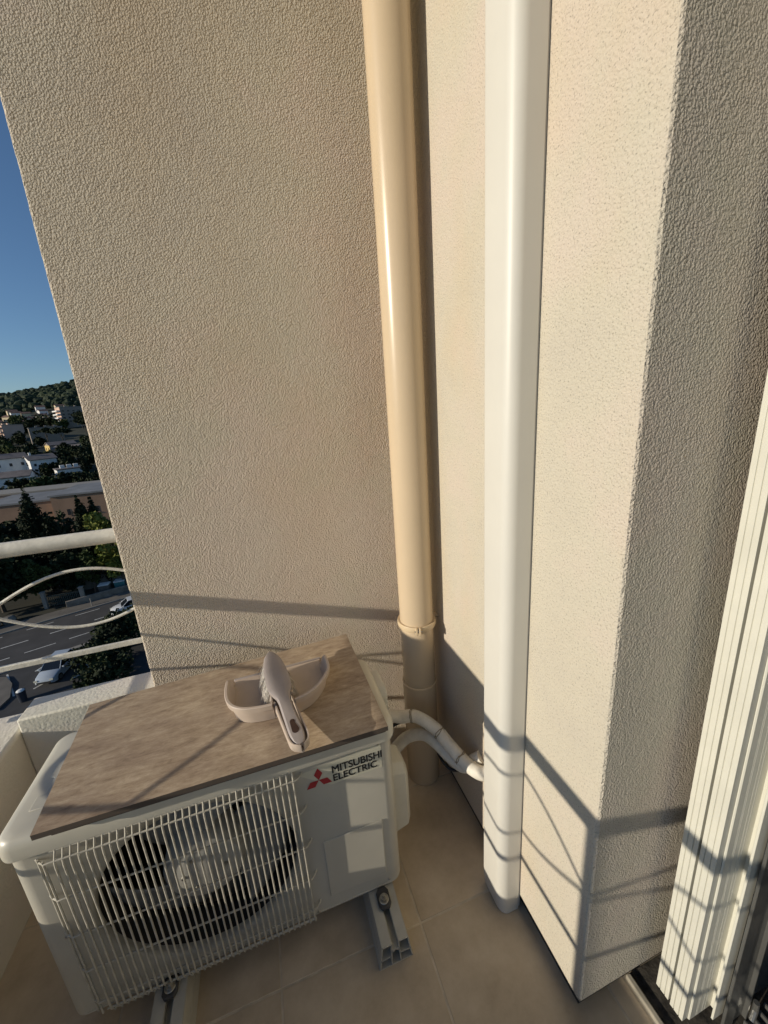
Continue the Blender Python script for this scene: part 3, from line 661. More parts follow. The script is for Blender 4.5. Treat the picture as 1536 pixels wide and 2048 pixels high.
def brush():
    t = thing('hand_brush', (-.045, .98, BZ+.06), 'mauve-grey hand brush with pale bristles lying in the beige dustpan', 'brush')
    # plan centre line: head from far end to neck, then handle to the front
    cl = [(-.062, 1.086, .0), (-.061, 1.078, .011), (-.059, 1.060, .020), (-.055, 1.030, .0265), (-.050, .990, .0305), (-.045, .950, .0315), (-.041, .920, .0295), (-.038, .902, .0235), (-.036, .888, .0175), (-.033, .870, .0150), (-.028, .840, .0150), (-.022, .810, .0158), (-.017, .785, .0168), (-.013, .765, .0165), (-.0105, .750, .0140), (-.009, .741, .0085), (-.0085, .738, .001)]
    vs = []; n = len(cl); up = []
    for i, (x, y, w) in enumerate(cl):
        a = Vector(cl[max(i-1, 0)][:2]); b = Vector(cl[min(i+1, n-1)][:2]); d = (b-a).normalized(); s = Vector((-d.y, d.x))
        u = (1.086-y)/(.348); z = BZ + .078 - .010*u - (.018*max(0, u-.55)/.45) + (0.004*math.sin(PI*min(1, u/.55)))
        th = .013 if u < .5 else .013-.003*min(1, (u-.5)/.1)
        for f, h in ((-1, -th), (-1, -.004), (-.78, -.0006), (-.3, 0), (.3, 0), (.78, -.0006), (1, -.004), (1, -th)):
            p = Vector((x, y)) + s*f*max(w, .0008); vs.append((p.x, p.y, z+h))
    K = 8; fs = [(i*K+k, i*K+(k+1) % K, (i+1)*K+(k+1) % K, (i+1)*K+k) for i in range(n-1) for k in range(K)] + [tuple(range(K))[::-1], tuple(range((n-1)*K, n*K))]
    MB().add(vs, fs).build('brush_body', 'brush_plastic', t, smooth=35)
    # keyhole hanging hole in the handle: raised dark plug, shade put into its colour
    def bz(y): u = (1.086-y)/.348; return BZ + .078 - .010*u - (.018*max(0, u-.55)/.45) + .004*math.sin(PI*min(1, u/.55))
    key = [(-.0205+.0062*math.cos(a), .800+.0070*math.sin(a)) for a in [i*PI/8 for i in range(-1, 10)]] + [(-.0155+.0088*math.cos(a), .779+.0115*math.sin(a)) for a in [PI+.5+i*(PI-.6)/8 for i in range(9)]]
    nk = len(key); vs = [(x, y, bz(y)-.006) for x, y in key] + [(x, y, bz(y)+.0005) for x, y in key]
    MB().add(vs, [tuple(range(nk))[::-1], tuple(range(nk, 2*nk))] + [(i, (i+1) % nk, nk+(i+1) % nk, nk+i) for i in range(nk)]).build('hanging_hole_plug', 'hole_shade', t)
    # bristles
    vs = []; fs = []
    for i in range(2600):
        y = random.uniform(.915, 1.062); u = (1.086-y)/.348
        k = max(j for j in range(len(cl)) if cl[j][1] >= y); x0, w = cl[k][0], cl[k][2]
        f = random.choice((-1, 1))*random.uniform(.55, .95) if random.random() < .75 else random.uniform(-.9, .9)
        p = Vector((x0+f*w, y, BZ+.066)); fl = random.uniform(.004, .024)*f + random.gauss(0, .003)
        q = Vector((p.x+fl, p.y+random.gauss(0, .006), BZ+random.uniform(.008, .03))); m_ = (p+q)/2 + Vector((fl*.1, 0, 0))
        r = .00042; o = len(vs); a = random.uniform(0, PI); e = Vector((math.cos(a)*r, math.sin(a)*r, 0))
        vs += [p-e, p+e, m_+e, m_-e, q+e*.5, q-e*.5]; fs += [(o, o+1, o+2, o+3), (o+3, o+2, o+4, o+5)]
    b = MB().add(vs, fs).build('bristles', 'bristle', t, recalc=False); tag(b, kind='stuff')
brush()

# ------------------------------------------------------------------ refrigerant hoses and cable
def hoses():
    h1 = [(.225, 1.040, .38), (.262, 1.080, .395), (.300, 1.085, .400), (.335, 1.068, .400), (.380, 1.035, .415), (.430, .990, .388), (.456, .930, .362), (.481, .875, .339), (.507, .832, .334), (.535, .812, .345)]
    h2 = [(.225, 1.060, .17), (.275, 1.09, .205), (.325, 1.082, .268), (.360, 1.066, .308), (.402, 1.032, .334), (.432, .988, .328), (.458, .945, .306), (.490, .905, .290), (.515, .882, .325), (.535, .865, .352)]
    a = thing('insulated_hose', h1[0], 'upper white wrapped hose arching from air conditioner into the duct', 'hose', 'refrigerant hoses')
    MB().tube(smoothpath(h1), .0210, 16).build('wrapped_tube', 'hose_wrap', a, smooth=True)
    b = thing('insulated_hose', h2[0], 'lower white wrapped hose curving below the upper one', 'hose', 'refrigerant hoses')
    MB().tube(smoothpath(h2), .0205, 16).build('wrapped_tube', 'hose_wrap', b, smooth=True)
    P = smoothpath(h1)
    for i in (30, 42, 53):
        c = P[i]; d = (P[i+1]-P[i-1]).normalized(); e = d.cross(Vector((0, 0, 1))).normalized(); g = e.cross(d)
        for off in (0, .005):
            ring = [c + d*(off+random.uniform(-.003, .003)) + .0222*(math.cos(t)*e + math.sin(t)*g) for t in [k*2*PI/14 for k in range(15)]]
            MB().tube(ring, .0013, 6).build('string_tie', 'string_tie', a)
    k1 = smoothpath([(.225, 1.03, .30), (.275, 1.09, .33), (.325, 1.10, .345), (.375, 1.075, .368), (.42, 1.03, .352), (.452, .985, .322), (.480, .935, .300), (.512, .905, .298), (.538, .892, .305)])
    o = MB().tube(k1, .0062, 10).build('power_cable', 'cable_black', smooth=True); tag(o, 'thin black cable running between the two white hoses', 'cable')
    k2 = smoothpath([(.436, .985, .285), (.440, .955, .275), (.458, .930, .262), (.487, .920, .258), (.51, .905, .268), (.530, .885, .275), (.541, .878, .282)])
    o = MB().tube(k2, .0048, 10).build('cable_loop', 'cable_black', smooth=True); tag(o, 'short black cable loop hanging below the white hoses', 'cable')
hoses()
# ================================================================== BACKGROUND: street, trees, houses, hill
GZ = -20.0
def sheet(name, pts, z, mat, parent=None, kind=None, thick=None):
    mb = MB()
    if thick: mb.prism(pts, z-thick, z)
    else: mb.add([(x, y, z) for x, y in pts], [tuple(range(len(pts)))])
    o = mb.build(name, mat, parent)
    if kind: tag(o, kind=kind)
    return o
sheet('ground', [(-9000, -9000), (9000, -9000), (9000, 9000), (-9000, 9000)], GZ-.03, 'earth', kind='structure')
A0 = Vector((-24.0, 47.75)); RU = Vector((.939, .344)).normalized(); RV = Vector((-RU.y, RU.x))
def rd(u, v): p = A0 + RU*u + RV*v; return (p.x, p.y)
road = sheet('road', [rd(-90, -5.6), rd(90, -5.6), rd(90, 3.95), rd(-90, 3.95)], GZ, 'asphalt', kind='structure')
def dash(u0, u1, v, w, name='lane_mark'): sheet(name, [rd(u0, v-w/2), rd(u1, v-w/2), rd(u1, v+w/2), rd(u0, v+w/2)], GZ+.008, 'road_paint', road)
for k in range(-6, 12): dash(-9.0+k*4.0+.0, -7.0+k*4.0+.2, 0, .16)
for k in range(-6, 12): dash(-7.6+k*4.4, -5.2+k*4.4, 3.1, .14)
for k in range(-6, 12): dash(-6.5+k*3.6, -4.0+k*3.6, -3.0, .14)
pv = sheet('pavement', [rd(-90, 4.1), rd(90, 4.1), rd(90, 6.2), rd(-90, 6.2)], GZ+.13, 'pavement', kind='structure', thick=.13)
k1 = MB().prism([rd(-90, 3.95), rd(90, 3.95), rd(90, 4.1), rd(-90, 4.1)], GZ-.02, GZ+.14).build('kerb', 'kerb', pv)
lot = sheet('parking_lot', [rd(-40, -22), rd(40, -22), rd(40, -6.2), rd(-40, -6.2)], GZ+.006, 'asphalt_lot', kind='structure')
MB().prism([rd(-40, -6.15), rd(40, -6.15), rd(40, -5.62), rd(-40, -5.62)], GZ-.02, GZ+.13).build('kerb', 'kerb', lot)
for u in (-9.0, -6.4, -3.8, 1.4, 4.0, 6.6):
    p, q = rd(u, -6.6), rd(u+.9, -11.2); d = (Vector(q)-Vector(p)).normalized(); s = Vector((-d.y, d.x))*.07
    sheet('bay_line', [(p[0]-s.x, p[1]-s.y), (p[0]+s.x, p[1]+s.y), (q[0]+s.x, q[1]+s.y), (q[0]-s.x, q[1]-s.y)], GZ+.014, 'road_paint', lot)
for (a, b) in (((-22.9, 39.7), (-22.0, 41.2)), ((-20.0, 40.2), (-17.4, 40.5)), ((-19.0, 37.0), (-17.0, 38.5)), ((-21.7, 36.7), (-21.0, 37.5))):
    d = (Vector(b)-Vector(a)).normalized(); s = Vector((-d.y, d.x))*.09
    sheet('bay_line', [(a[0]-s.x, a[1]-s.y), (a[0]+s.x, a[1]+s.y), (b[0]+s.x, b[1]+s.y), (b[0]-s.x, b[1]-s.y)], GZ+.014, 'road_paint', lot)
# raised island at the lower left
isl = [(-29, 33), (-23.2, 34.5), (-23.0, 36.0), (-23.9, 38.2), (-25.0, 39.6), (-27.5, 40.6), (-32, 38.5)]
io = MB().prism(isl, GZ-.02, GZ+.15).build('traffic_island', 'pavement'); tag(io, kind='structure')

# cars
def car(loc, ang, paint, label):
    t = thing('parked_car' if paint == 'car_silver' else 'passing_car', loc, label, 'car', 'cars on the street below')
    x, y, z = loc; c = (x, y)
    def P(mb): return mb.rot(ang, c)
    w = .87
    # lower body: stations along the length (local y forward), width and top height
    st = [(-2.08, .70, .34, .62), (-1.95, .80, .24, .86), (-1.2, .87, .22, .92), (0, .88, .22, .92), (1.1, .87, .22, .90), (1.75, .82, .23, .78), (2.02, .72, .28, .66), (2.10, .60, .36, .55)]
    vs = []
    for sy, hw, zb, zt in st:
        for f, h in ((-1, zb), (-1.0, zb+(zt-zb)*.55), (-.93, zt-.05), (-.80, zt), (.80, zt), (.93, zt-.05), (1.0, zb+(zt-zb)*.55), (1, zb)): vs.append((x+f*hw, y+sy, z+h))
    K = 8; n = len(st); fs = [(i*K+k, i*K+(k+1) % K, (i+1)*K+(k+1) % K, (i+1)*K+k) for i in range(n-1) for k in range(K)] + [tuple(range(K)), tuple(range((n-1)*K, n*K))]
    P(MB().add(vs, fs)).build('body', paint, t, smooth=40)
    g = [(-1.85, .74, .90), (-1.35, .66, 1.42), (.25, .66, 1.47), (1.05, .74, .92)]
    vs = []
    for sy, hw, h in g: vs += [(x-hw*1.04, y+sy, z+h), (x+hw*1.04, y+sy, z+h)]
    vs2 = [(x-.80, y-1.7, z+.88), (x+.80, y-1.7, z+.88), (x-.62, y-1.25, z+1.40), (x+.62, y-1.25, z+1.40), (x-.62, y+.22, z+1.44), (x+.62, y+.22, z+1.44), (x-.80, y+1.0, z+.88), (x+.80, y+1.0, z+.88)]
    P(MB().add(vs2, [(0, 1, 3, 2), (2, 3, 5, 4), (4, 5, 7, 6), (0, 2, 4, 6), (1, 7, 5, 3)])).build('windows', 'car_glass', t)
    roof = [(-.66, -1.34), (.66, -1.34), (.67, .15), (.60, .28), (-.60, .28), (-.67, .15)]
    P(MB().prism([(x+a, y+b) for a, b in roof], z+1.41, z+1.475)).build('roof', paint, t, bevel=.03)
    for sx in (-1, 1):
        for y0, z0, y1, z1 in ((1.0, .88, .22, 1.43), (-.45, .90, -.50, 1.43), (-1.7, .88, -1.25, 1.42)):
            P(MB().tube([(x+sx*.80, y+y0, z+z0), (x+sx*.64, y+y1, z+z1)], .035, 6)).build('pillar', paint, t)
        for sy in (-1.28, 1.30):
            wh = P(MB().lathe([(.0, 0)], (x, y, z), 3)) if False else MB()
            a = (x+sx*.70, y+sy, z+.31); b = (x+sx*.885, y+sy, z+.31)
            P(wh.tube([a, b], .31, 18)).build('wheel', 'tyre', t)
            P(MB().tube([(x+sx*.88, y+sy, z+.31), (x+sx*.892, y+sy, z+.31)], .20, 14)).build('rim', 'steel', t)
        P(MB().box((x+sx*.60-.14, y+2.00, z+.56), (x+sx*.60+.14, y+2.10, z+.68))).build('headlight', 'label_cream', t)
        P(MB().box((x+sx*.97-.09, y+.72, z+.90), (x+sx*.97+.09, y+.86, z+1.02))).build('mirror', paint, t, bevel=.02)
    P(MB().box((x-.55, y+2.06, z+.36), (x+.55, y+2.115, z+.50))).build('grille', 'tyre', t)
    P(MB().box((x-.25, y-2.12, z+.55), (x+.25, y-2.075, z+.67))).build('number_plate', 'label_cream', t)
car((-20.6, 38.7, GZ+.006), PI-.10, 'car_silver', 'silver-blue hatchback parked in the car park seen below the railing')
car((-17.6, 49.9, GZ), PI/2+.36+.0, 'car_white', 'white car on the street, half hidden by the wall edge')

# foliage
def leaves(centers, radii, n, size, squash=1.0):
    """n leaf quads scattered through clumps; returns vertex/face arrays"""
    centers = np.asarray(centers); radii = np.asarray(radii); idx = RNG.choice(len(centers), n, p=radii**2/np.sum(radii**2))
    d = RNG.normal(size=(n, 3)); d /= np.linalg.norm(d, axis=1)[:, None]; r = RNG.uniform(.35, 1.05, n)**.6
    p = centers[idx] + d*(radii[idx]*r)[:, None]*np.array([1, 1, squash])
    a = RNG.normal(size=(n, 3)); a /= np.linalg.norm(a, axis=1)[:, None]; b = np.cross(a, RNG.normal(size=(n, 3))); b /= np.linalg.norm(b, axis=1)[:, None]
    s = size*RNG.uniform(.6, 1.3, n)[:, None]
    v = np.stack([p-a*s-b*s*.5, p+a*s-b*s*.5, p+a*s+b*s*.5, p-a*s+b*s*.5], 1).reshape(-1, 3)
    return v
def leafobj(name, v, mat, parent):
    n = len(v)//4; org = ORG.get(parent.name, Vector()) if parent else Vector()
    me = bpy.data.meshes.new(name); me.vertices.add(len(v)); me.vertices.foreach_set('co', (v-np.array(org)).astype(np.float32).ravel())
    me.loops.add(4*n); me.loops.foreach_set('vertex_index', np.arange(4*n, dtype=np.int32)); me.polygons.add(n)
    me.polygons.foreach_set('loop_start', np.arange(0, 4*n, 4, dtype=np.int32)); me.polygons.foreach_set('loop_total', np.full(n, 4, dtype=np.int32))
    me.update(calc_edges=True); me.materials.append(MATS[mat]); o = bpy.data.objects.new(name, me); C.objects.link(o)
    if parent: o.parent = parent
    ORG[o.name] = org; return o
def tree(name, base, h, rad, mat, label, kind='round', n=2600, size=.28, group=None, trunk=.25, cat='tree'):
    t = thing(name, base, label, cat, group); x, y, z = base
    if kind == 'cypress':
        cs, rs = [], []
        for i in range(46):
            u = i/45; w = rad*(math.sin(PI*min(1, .10+u*.90))**.75)*(1-.25*u); a = random.uniform(0, 2*PI); k = random.uniform(.08, .36)*w
            cs.append((x+k*math.cos(a), y+k*math.sin(a), z+h*(.06+.94*u))); rs.append(max(.18, w*.70))
        v = leaves(cs, rs, n, size, 1.9); th = h*.9
    elif kind == 'pine':
        cs, rs = [], []
        for i in range(22):
            a = random.uniform(0, 2*PI); k = rad*math.sqrt(random.random())*.85
            cs.append((x+k*math.cos(a), y+k*math.sin(a), z+h*(.80+.14*(1-k/rad)+random.uniform(-.04, .04)))); rs.append(rad*random.uniform(.25, .42))
        v = leaves(cs, rs, n, size, .6); th = h*.8
    else:
        cs, rs = [], []
        for i in range(24):
            dd = Vector((random.gauss(0, 1), random.gauss(0, 1), random.gauss(0, 1))).normalized()*random.uniform(.35, .85)
            cs.append((x+dd.x*rad, y+dd.y*rad, z+h*.56+dd.z*h*.40)); rs.append(rad*random.uniform(.28, .45))
        v = leaves(cs, rs, n, size, 1.0); th = h*.6
    leafobj('crown', v, mat, t)
    pts = [(x, y, z-.3), (x+.03*h*random.uniform(-1, 1)*.5, y, z+th*.5), (x, y, z+th)]
    mb = MB().tube(pts, [trunk, trunk*.75, trunk*.3], 8)
    if kind != 'cypress':
        for k in range(5):
            c = cs[(k*4) % len(cs)]; mb.tube([(x, y, z+th*(.45+.08*k)), ((x+c[0])/2, (y+c[1])/2, (z+th*.6+c[2])/2+.2), c], [trunk*.5, trunk*.3, trunk*.12], 6)
    mb.build('trunk', 'bark', t)
    return t
tree('cypress_tree', (-30.3, 61.5, GZ), 14.6, 2.1, 'leaf_cypress', 'tallest dark cypress left of the tan building', 'cypress', 8000, .17)
tree('cypress_tree', (-28.4, 61.0, GZ), 11.0, 1.9, 'leaf_cypress', 'shorter dark cypress right beside the tallest cypress', 'cypress', 7000, .17)
tree('cypress_tree', (-24.3, 60.4, GZ), 13.0, 1.7, 'leaf_cypress', 'dark twin-topped cypress standing before the tan building', 'cypress', 7000, .17)
tree('cypress_tree', (-23.0, 60.8, GZ), 12.4, 1.6, 'leaf_cypress', 'dark cypress touching the yellow-green tree', 'cypress', 6500, .17)
tree('leafy_tree', (-20.3, 57.6, GZ), 12.2, 2.9, 'leaf_yellow', 'yellow-green leafy tree at the edge of the rough wall', 'round', 4200, .26)
tree('leafy_tree', (-36.5, 62, GZ), 9.5, 4.6, 'leaf_dark', 'dark broad tree at the left frame edge above the railing', 'round', 4200, .30)
tree('leafy_tree', (-33.5, 56.5, GZ), 7.5, 3.8, 'leaf_dark', 'dark low tree left of the stone gate pillar', 'round', 3600, .28)
tree('leafy_tree', (-26.6, 59.0, GZ), 6.6, 2.4, 'leaf_dark', 'dark bush-like tree between the cypresses', 'round', 2600, .25)
tree('leafy_tree', (-24.0, 58.0, GZ), 6.0, 1.6, 'leaf_mid', 'small green tree behind the metal gate', 'round', 2000, .22)
tree('leafy_tree', (-29.6, 57.2, GZ), 6.3, 1.7, 'leaf_mid', 'small green tree above the stone gate pillar', 'round', 2000, .22)
tree('leafy_tree', (-32.0, 70, GZ), 8.5, 4.5, 'leaf_dark', 'dark tree behind the tallest cypress', 'round', 2600, .34)
tree('leafy_tree', (-38.5, 72, GZ), 9.0, 5.0, 'leaf_dark', 'dark tree before the left end of the tan building', 'round', 2600, .34)
tree('leafy_tree', (-22.0, 66, GZ), 8.0, 4.0, 'leaf_dark', 'dark tree behind the yellow-green tree', 'round', 2600, .34)
tree('hedge_bush', (-15.6, 40.6, GZ), 3.6, 2.5, 'leaf_dark', 'dark rounded bush beside the car park under the railing', 'round', 3400, .16, cat='bush')
tree('hedge_bush', (-16.4, 37.4, GZ), 3.0, 2.3, 'leaf_dark', 'dark bush nearest the parapet right of the parked car', 'round', 3000, .15, cat='bush')
tree('hedge_bush', (-14.6, 43.6, GZ), 3.4, 2.2, 'leaf_dark', 'dark bush by the kerb at the wall edge', 'round', 2800, .16, cat='bush')
tree('hedge_bush', (-15.0, 34.6, GZ), 2.4, 2.3, 'leaf_dark', 'dark low bush just above the parapet top', 'round', 2400, .15, cat='bush')

# walls, gate, pillar, bin, small street things
def blockwall(name, p, q, h, th, mat, label, cat='wall', z=GZ):
    d = (Vector(q)-Vector(p)).normalized(); s = Vector((-d.y, d.x))*th/2
    o = MB().prism([(p[0]-s.x, p[1]-s.y), (q[0]-s.x, q[1]-s.y), (q[0]+s.x, q[1]+s.y), (p[0]+s.x, p[1]+s.y)], z-.1, z+h).build(name, mat, bevel=.03)
    return tag(o, label, cat)
blockwall('stone_wall', rd(.4, 6.4), rd(16, 6.6), .9, .35, 'stone_wall', 'low stone wall along the pavement right of the gate')
blockwall('retaining_wall', (-26.6, 59.4), (-16.0, 63.0), 2.3, .4, 'stone_wall', 'tall stone retaining wall behind the gate yard')
blockwall('boundary_wall', rd(-40, 6.6), rd(-6.6, 6.6), .8, .35, 'stone_wall', 'low stone wall along the pavement left of the gate')
g = thing('metal_gate', (-26.4, 55.4, GZ), 'dark green metal gate across the driveway', 'gate')
a, b = Vector((-28.1, 55.3)), Vector((-24.7, 55.2)); d = (b-a)
for i in range(18):
    p = a + d*i/17; MB().box((p.x-.03, p.y-.03, GZ+.1), (p.x+.03, p.y+.03, GZ+1.6)).build('bar', 'gate_green', g)
for zz in (.25, 1.45): MB().tube([(a.x, a.y, GZ+zz), (b.x, b.y, GZ+zz)], .05, 6).build('cross_bar', 'gate_green', g)
for (px, py, hh, lb) in ((-28.5, 55.2, 2.1, 'pale stone gate pillar at the left end of the gate'), (-24.4, 55.1, 2.0, 'pale stone gate pillar at the right end of the gate')):
    t = thing('gate_pillar', (px, py, GZ), lb, 'pillar', 'gate pillars')
    MB().box((px-.2, py-.2, GZ-.1), (px+.2, py+.2, GZ+hh)).build('shaft', 'kerb', t, bevel=.02)
    MB().box((px-.26, py-.26, GZ+hh), (px+.26, py+.26, GZ+hh+.12)).build('cap', 'kerb', t, bevel=.02)
for k, (px, py, mt, lb) in enumerate(((-22.6, 57.1, 'pavement', 'grey recycling container behind the stone wall'), (-20.9, 57.6, 'teal', 'teal recycling container behind the stone wall'))):
    t = thing('recycling_container', (px, py, GZ), lb, 'container', 'recycling containers')
    MB().box((px-.6, py-.5, GZ+.05), (px+.6, py+.5, GZ+1.15)).build('body', mt, t, bevel=.06)
    MB().prism([(px-.64, py-.54), (px+.64, py-.54), (px+.64, py+.54), (px-.64, py+.54)], GZ+1.15, GZ+1.30).build('lid', 'house_white', t, bevel=.05)
t = thing('litter_bin', (-21.7, 35.2, GZ), 'dark litter bin with white bag at the lower left of the car park', 'bin')
MB().lathe([(.0, .02), (.26, .02), (.32, .95), (.34, 1.0), (.30, 1.0)], (-21.7, 35.2, GZ), 18).build('body', 'bin_dark', t, smooth=30)
MB().lathe([(.0, 1.12), (.16, 1.10), (.27, 1.02), (.29, .97)], (-21.7, 35.2, GZ), 12).build('bag', 'house_white', t)
for k, (u, v, lb) in enumerate(((2.9, 4.6, 'thin street bollard on the far pavement'), (-7.6, -5.9, 'thin street bollard by the near kerb at left'), (-8.8, -5.9, 'thin street bollard at the far left of the near kerb'))):
    p = rd(u, v); t = thing('bollard', (*p, GZ), lb, 'bollard', 'street bollards')
    MB().lathe([(.06, 0), (.055, .95), (.07, .97), (.07, 1.05), (.0, 1.1)], (*p, GZ), 10).build('shaft', 'kerb', t)
for k, (px, py, r) in enumerate(((-32.3, 51.6, .9), (-31.0, 52.6, .75), (-33.6, 50.9, .8), (-34.9, 50.0, .95))):
    bm = bmesh.new(); bmesh.ops.create_icosphere(bm, subdivisions=2, radius=r)
    for v in bm.verts: v.co *= random.uniform(.85, 1.12); v.co.z *= .75
    me = bpy.data.meshes.new('boulder'); bm.to_mesh(me); bm.free(); me.materials.append(MATS['stone_wall'])
    o = bpy.data.objects.new('boulder', me); C.objects.link(o); o.location = (px, py, GZ+r*.5)
    tag(o, 'grey boulder on the verge left of the gate, ' + ('second from the right', 'rightmost', 'second from the left', 'leftmost')[k], 'boulder', 'boulders on the verge')

# terrain rising to the wooded hill
def hz_(x, y):
    pts = [(60, -20.1), (112, -20.0), (150, -19.6), (175, -17.5), (200, -14.5), (250, -12), (290, -10.5), (330, -7.5), (370, -3), (440, 5.5), (520, 13), (600, 22), (700, 41), (800, 60), (880, 63), (1100, 40)]
    z = pts[-1][1]
    for (a, za), (b, zb) in zip(pts, pts[1:]):
        if y <= b: z = za + (zb-za)*max(0, (y-a))/(b-a); break
    k = min(1, max(0, (y-520)/280)); r = .16*(x+375) if x > -375 else -.05*(x+375)
    r -= 9*math.exp(-((x+376)/11)**2)
    return z + k*(min(r, 26) - 1.5) if y < 1000 else z
vs = []; xs = [-760+18*i for i in range(56)]; ys = [66+14*j for j in range(64)]
for y in ys:
    for x in xs: vs.append((x, y, hz_(x, y)))
nx = len(xs); fs = [(j*nx+i, j*nx+i+1, (j+1)*nx+i+1, (j+1)*nx+i) for j in range(len(ys)-1) for i in range(nx-1)]
o = MB().add(vs, fs).build('hillside', 'scrub', smooth=True); tag(o, kind='structure')
VL = ((-262, 560, 9, 4, .6, 'house_white'), (-246, 545, 8, 4.5, .5, 'house_cream'), (-236, 560, 8, 4, .7, 'house_white'), (-222, 520, 8, 4, .5, 'house_white'), (-240, 515, 9, 3.5, -.2, 'house_cream'), (-226, 500, 8, 4.2, .6, 'house_white'), (-213, 500, 8, 6.5, .6, 'house_white'), (-255, 530, 9, 4, -.4, 'house_cream'), (-206, 640, 16, 5, .5, 'house_white'), (-196, 610, 8, 3.5, .6, 'house_white'), (-215, 560, 8, 4, .6, 'flat_pink'), (-272, 575, 9, 4.5, .6, 'house_cream'), (-250, 590, 9, 5, .5, 'house_white'), (-228, 585, 9, 5, .6, 'house_cream'), (-238, 470, 9, 4, .6, 'house_cream'), (-212, 455, 8, 4, .5, 'house_white'), (-205, 540, 9, 5, .6, 'house_cream'))
# far wood: one mass of crowns
bm = bmesh.new(); bmesh.ops.create_icosphere(bm, subdivisions=2, radius=1.0); ico_v = np.array([v.co[:] for v in bm.verts]); ico_f = [tuple(v.index for v in f.verts) for f in bm.faces]; bm.free()
vs, fs = [], []; cnt = 0
for i in range(2600):
    y = random.uniform(470, 905); x = -.47*y + random.uniform(-135, 190)
    if y < 610 and random.random() < .8: continue
    if any(abs(x-v[0]*y/v[1]) < 11 and -3 < v[1]-y+8 < 60 for v in VL): continue
    r = random.uniform(3.2, 6.8); nz = ico_v*(1+RNG.normal(0, .13, (len(ico_v), 1)))*np.array([r, r, r*random.uniform(.7, 1.0)])
    q = nz + np.array([x, y, hz_(x, y)+r*.55]); off = len(vs); vs += q.tolist(); fs += [(a+off, b+off, c+off) for a, b, c in ico_f]
o = MB().add(vs, fs).build('hill_wood', 'leaf_far', recalc=False); tag(o, 'dark wooded hill under the blue sky', 'wood', kind='stuff')

# buildings
def building(name, x0, x1, y0, y1, z0, z1, wall, label, roof='flat', roofmat='flat_roof', rot=0, wins=None, cat='house', group=None, balcony=None, endmat=None, rise=1.6, chim=False, huts=3):
    cx, cy = (x0+x1)/2, (y0+y1)/2; t = thing(name, (cx, cy, z0), label, cat, group)
    def B(mb): return mb.rot(rot, (cx, cy))
    B(MB().box((x0, y0, z0-3), (x1, y1, z1))).build('walls', wall, t)
    if endmat: B(MB().box((x0-.15, y0+.1, z0), (x0-.002, y1-.1, z1-.1))).build('end_wall', endmat, t)
    if roof == 'flat':
        B(MB().box((x0-.25, y0-.25, z1), (x1+.25, y1+.25, z1+.35))).build('roof', roofmat, t)
        for k in range(huts):
            px = x0+(x1-x0)*(.2+.28*k); B(MB().box((px, cy-.8, z1+.35), (px+1.4, cy+.6, z1+1.5))).build('roof_hut', wall, t)
    elif roof == 'gable':   # ridge along x
        e = .45; vs = [(x0-e, y0-e, z1-.15), (x1+e, y0-e, z1-.15), (x1+e, cy, z1+rise), (x0-e, cy, z1+rise), (x0-e, y1+e, z1-.15), (x1+e, y1+e, z1-.15)]
        vs += [(a, b, c+.25) for a, b, c in vs]
        rf = B(MB().add(vs, [(0, 1, 2, 3), (3, 2, 5, 4), (6, 9, 8, 7), (9, 10, 11, 8), (0, 3, 9, 6), (3, 4, 10, 9), (1, 7, 8, 2), (2, 8, 11, 5), (0, 6, 7, 1), (4, 5, 11, 10)])).build('roof', roofmat, t)
        B(MB().add([(x0+.01, y0, z1-.1), (x0+.01, y1, z1-.1), (x0+.01, cy, z1+rise-.05), (x1-.01, y0, z1-.1), (x1-.01, y1, z1-.1), (x1-.01, cy, z1+rise-.05)], [(0, 1, 2), (3, 5, 4)])).build('gable', wall, t)
        if chim: B(MB().box((x0+1.2, cy-.3, z1+.4), (x0+1.9, cy+.4, z1+rise+1.2))).build('chimney', wall, rf)
    if wins:
        for side, cols, rows, ww, wh, zlo, zstep in wins:
            for r in range(rows):
                for c in range(cols):
                    zc = z0+zlo+zstep*r; u = (c+.5)/cols
                    if side == 'f':
                        xc = x0+(x1-x0)*u; w_ = B(MB().box((xc-ww/2, y0-.05, zc), (xc+ww/2, y0+.2, zc+wh))).build('window', 'win_dark', t)
                        B(MB().box((xc-ww/2-.1, y0-.16, zc-.14), (xc+ww/2+.1, y0-.002, zc-.02))).build('sill', wall, w_)
                    else:
                        yc = y0+(y1-y0)*u; B(MB().box((x0-.20, yc-ww/2, zc), (x0+.2, yc+ww/2, zc+wh))).build('window', 'win_dark', t)
    if balcony:
        side, rows, zlo, zstep, out = balcony
        for r in range(rows):
            zc = z0+zlo+zstep*r
            if side == 'l': B(MB().box((x0-out, y0+.4, zc), (x0-.16, y1-.4, zc+1.05))).build('balcony', 'house_white', t)
            else: B(MB().box((x0+.4, y0-out, zc), (x1-.4, y0-.003, zc+1.0))).build('balcony', 'flat_pink', t)
    return t
building('school_building', -40.6, -26, 90, 104, -20, -10.9, 'tan_wall', 'long tan building with flat roof behind the cypresses, right wing', rot=.02, cat='building', wins=[('f', 3, 1, .5, 1.2, 5.2, 3)], huts=0)
building('school_building', -54, -41.2, 93, 106, -20, -12.0, 'tan_wall', 'long tan building with flat roof behind the tallest cypress, left wing', rot=.02, cat='building', huts=0)
building('long_roof_hall', -78, -20, 108, 116, -20, -11.8, 'flat_grey', 'long low hall with pale flat roof behind the tan building', rot=.0, roofmat='kerb', cat='building', huts=0)
H_ = 'white houses on the slope'
building('white_house', -93, -81.5, 168, 178, -19.5, -13.2, 'house_white', 'white house with tall windows lowest at the left edge', 'gable', 'roof_grey', .25, [('f', 3, 1, 1.1, 2.8, 2.0, 3), ('l', 2, 1, 1.2, 1.6, 2.4, 3)], group=H_)
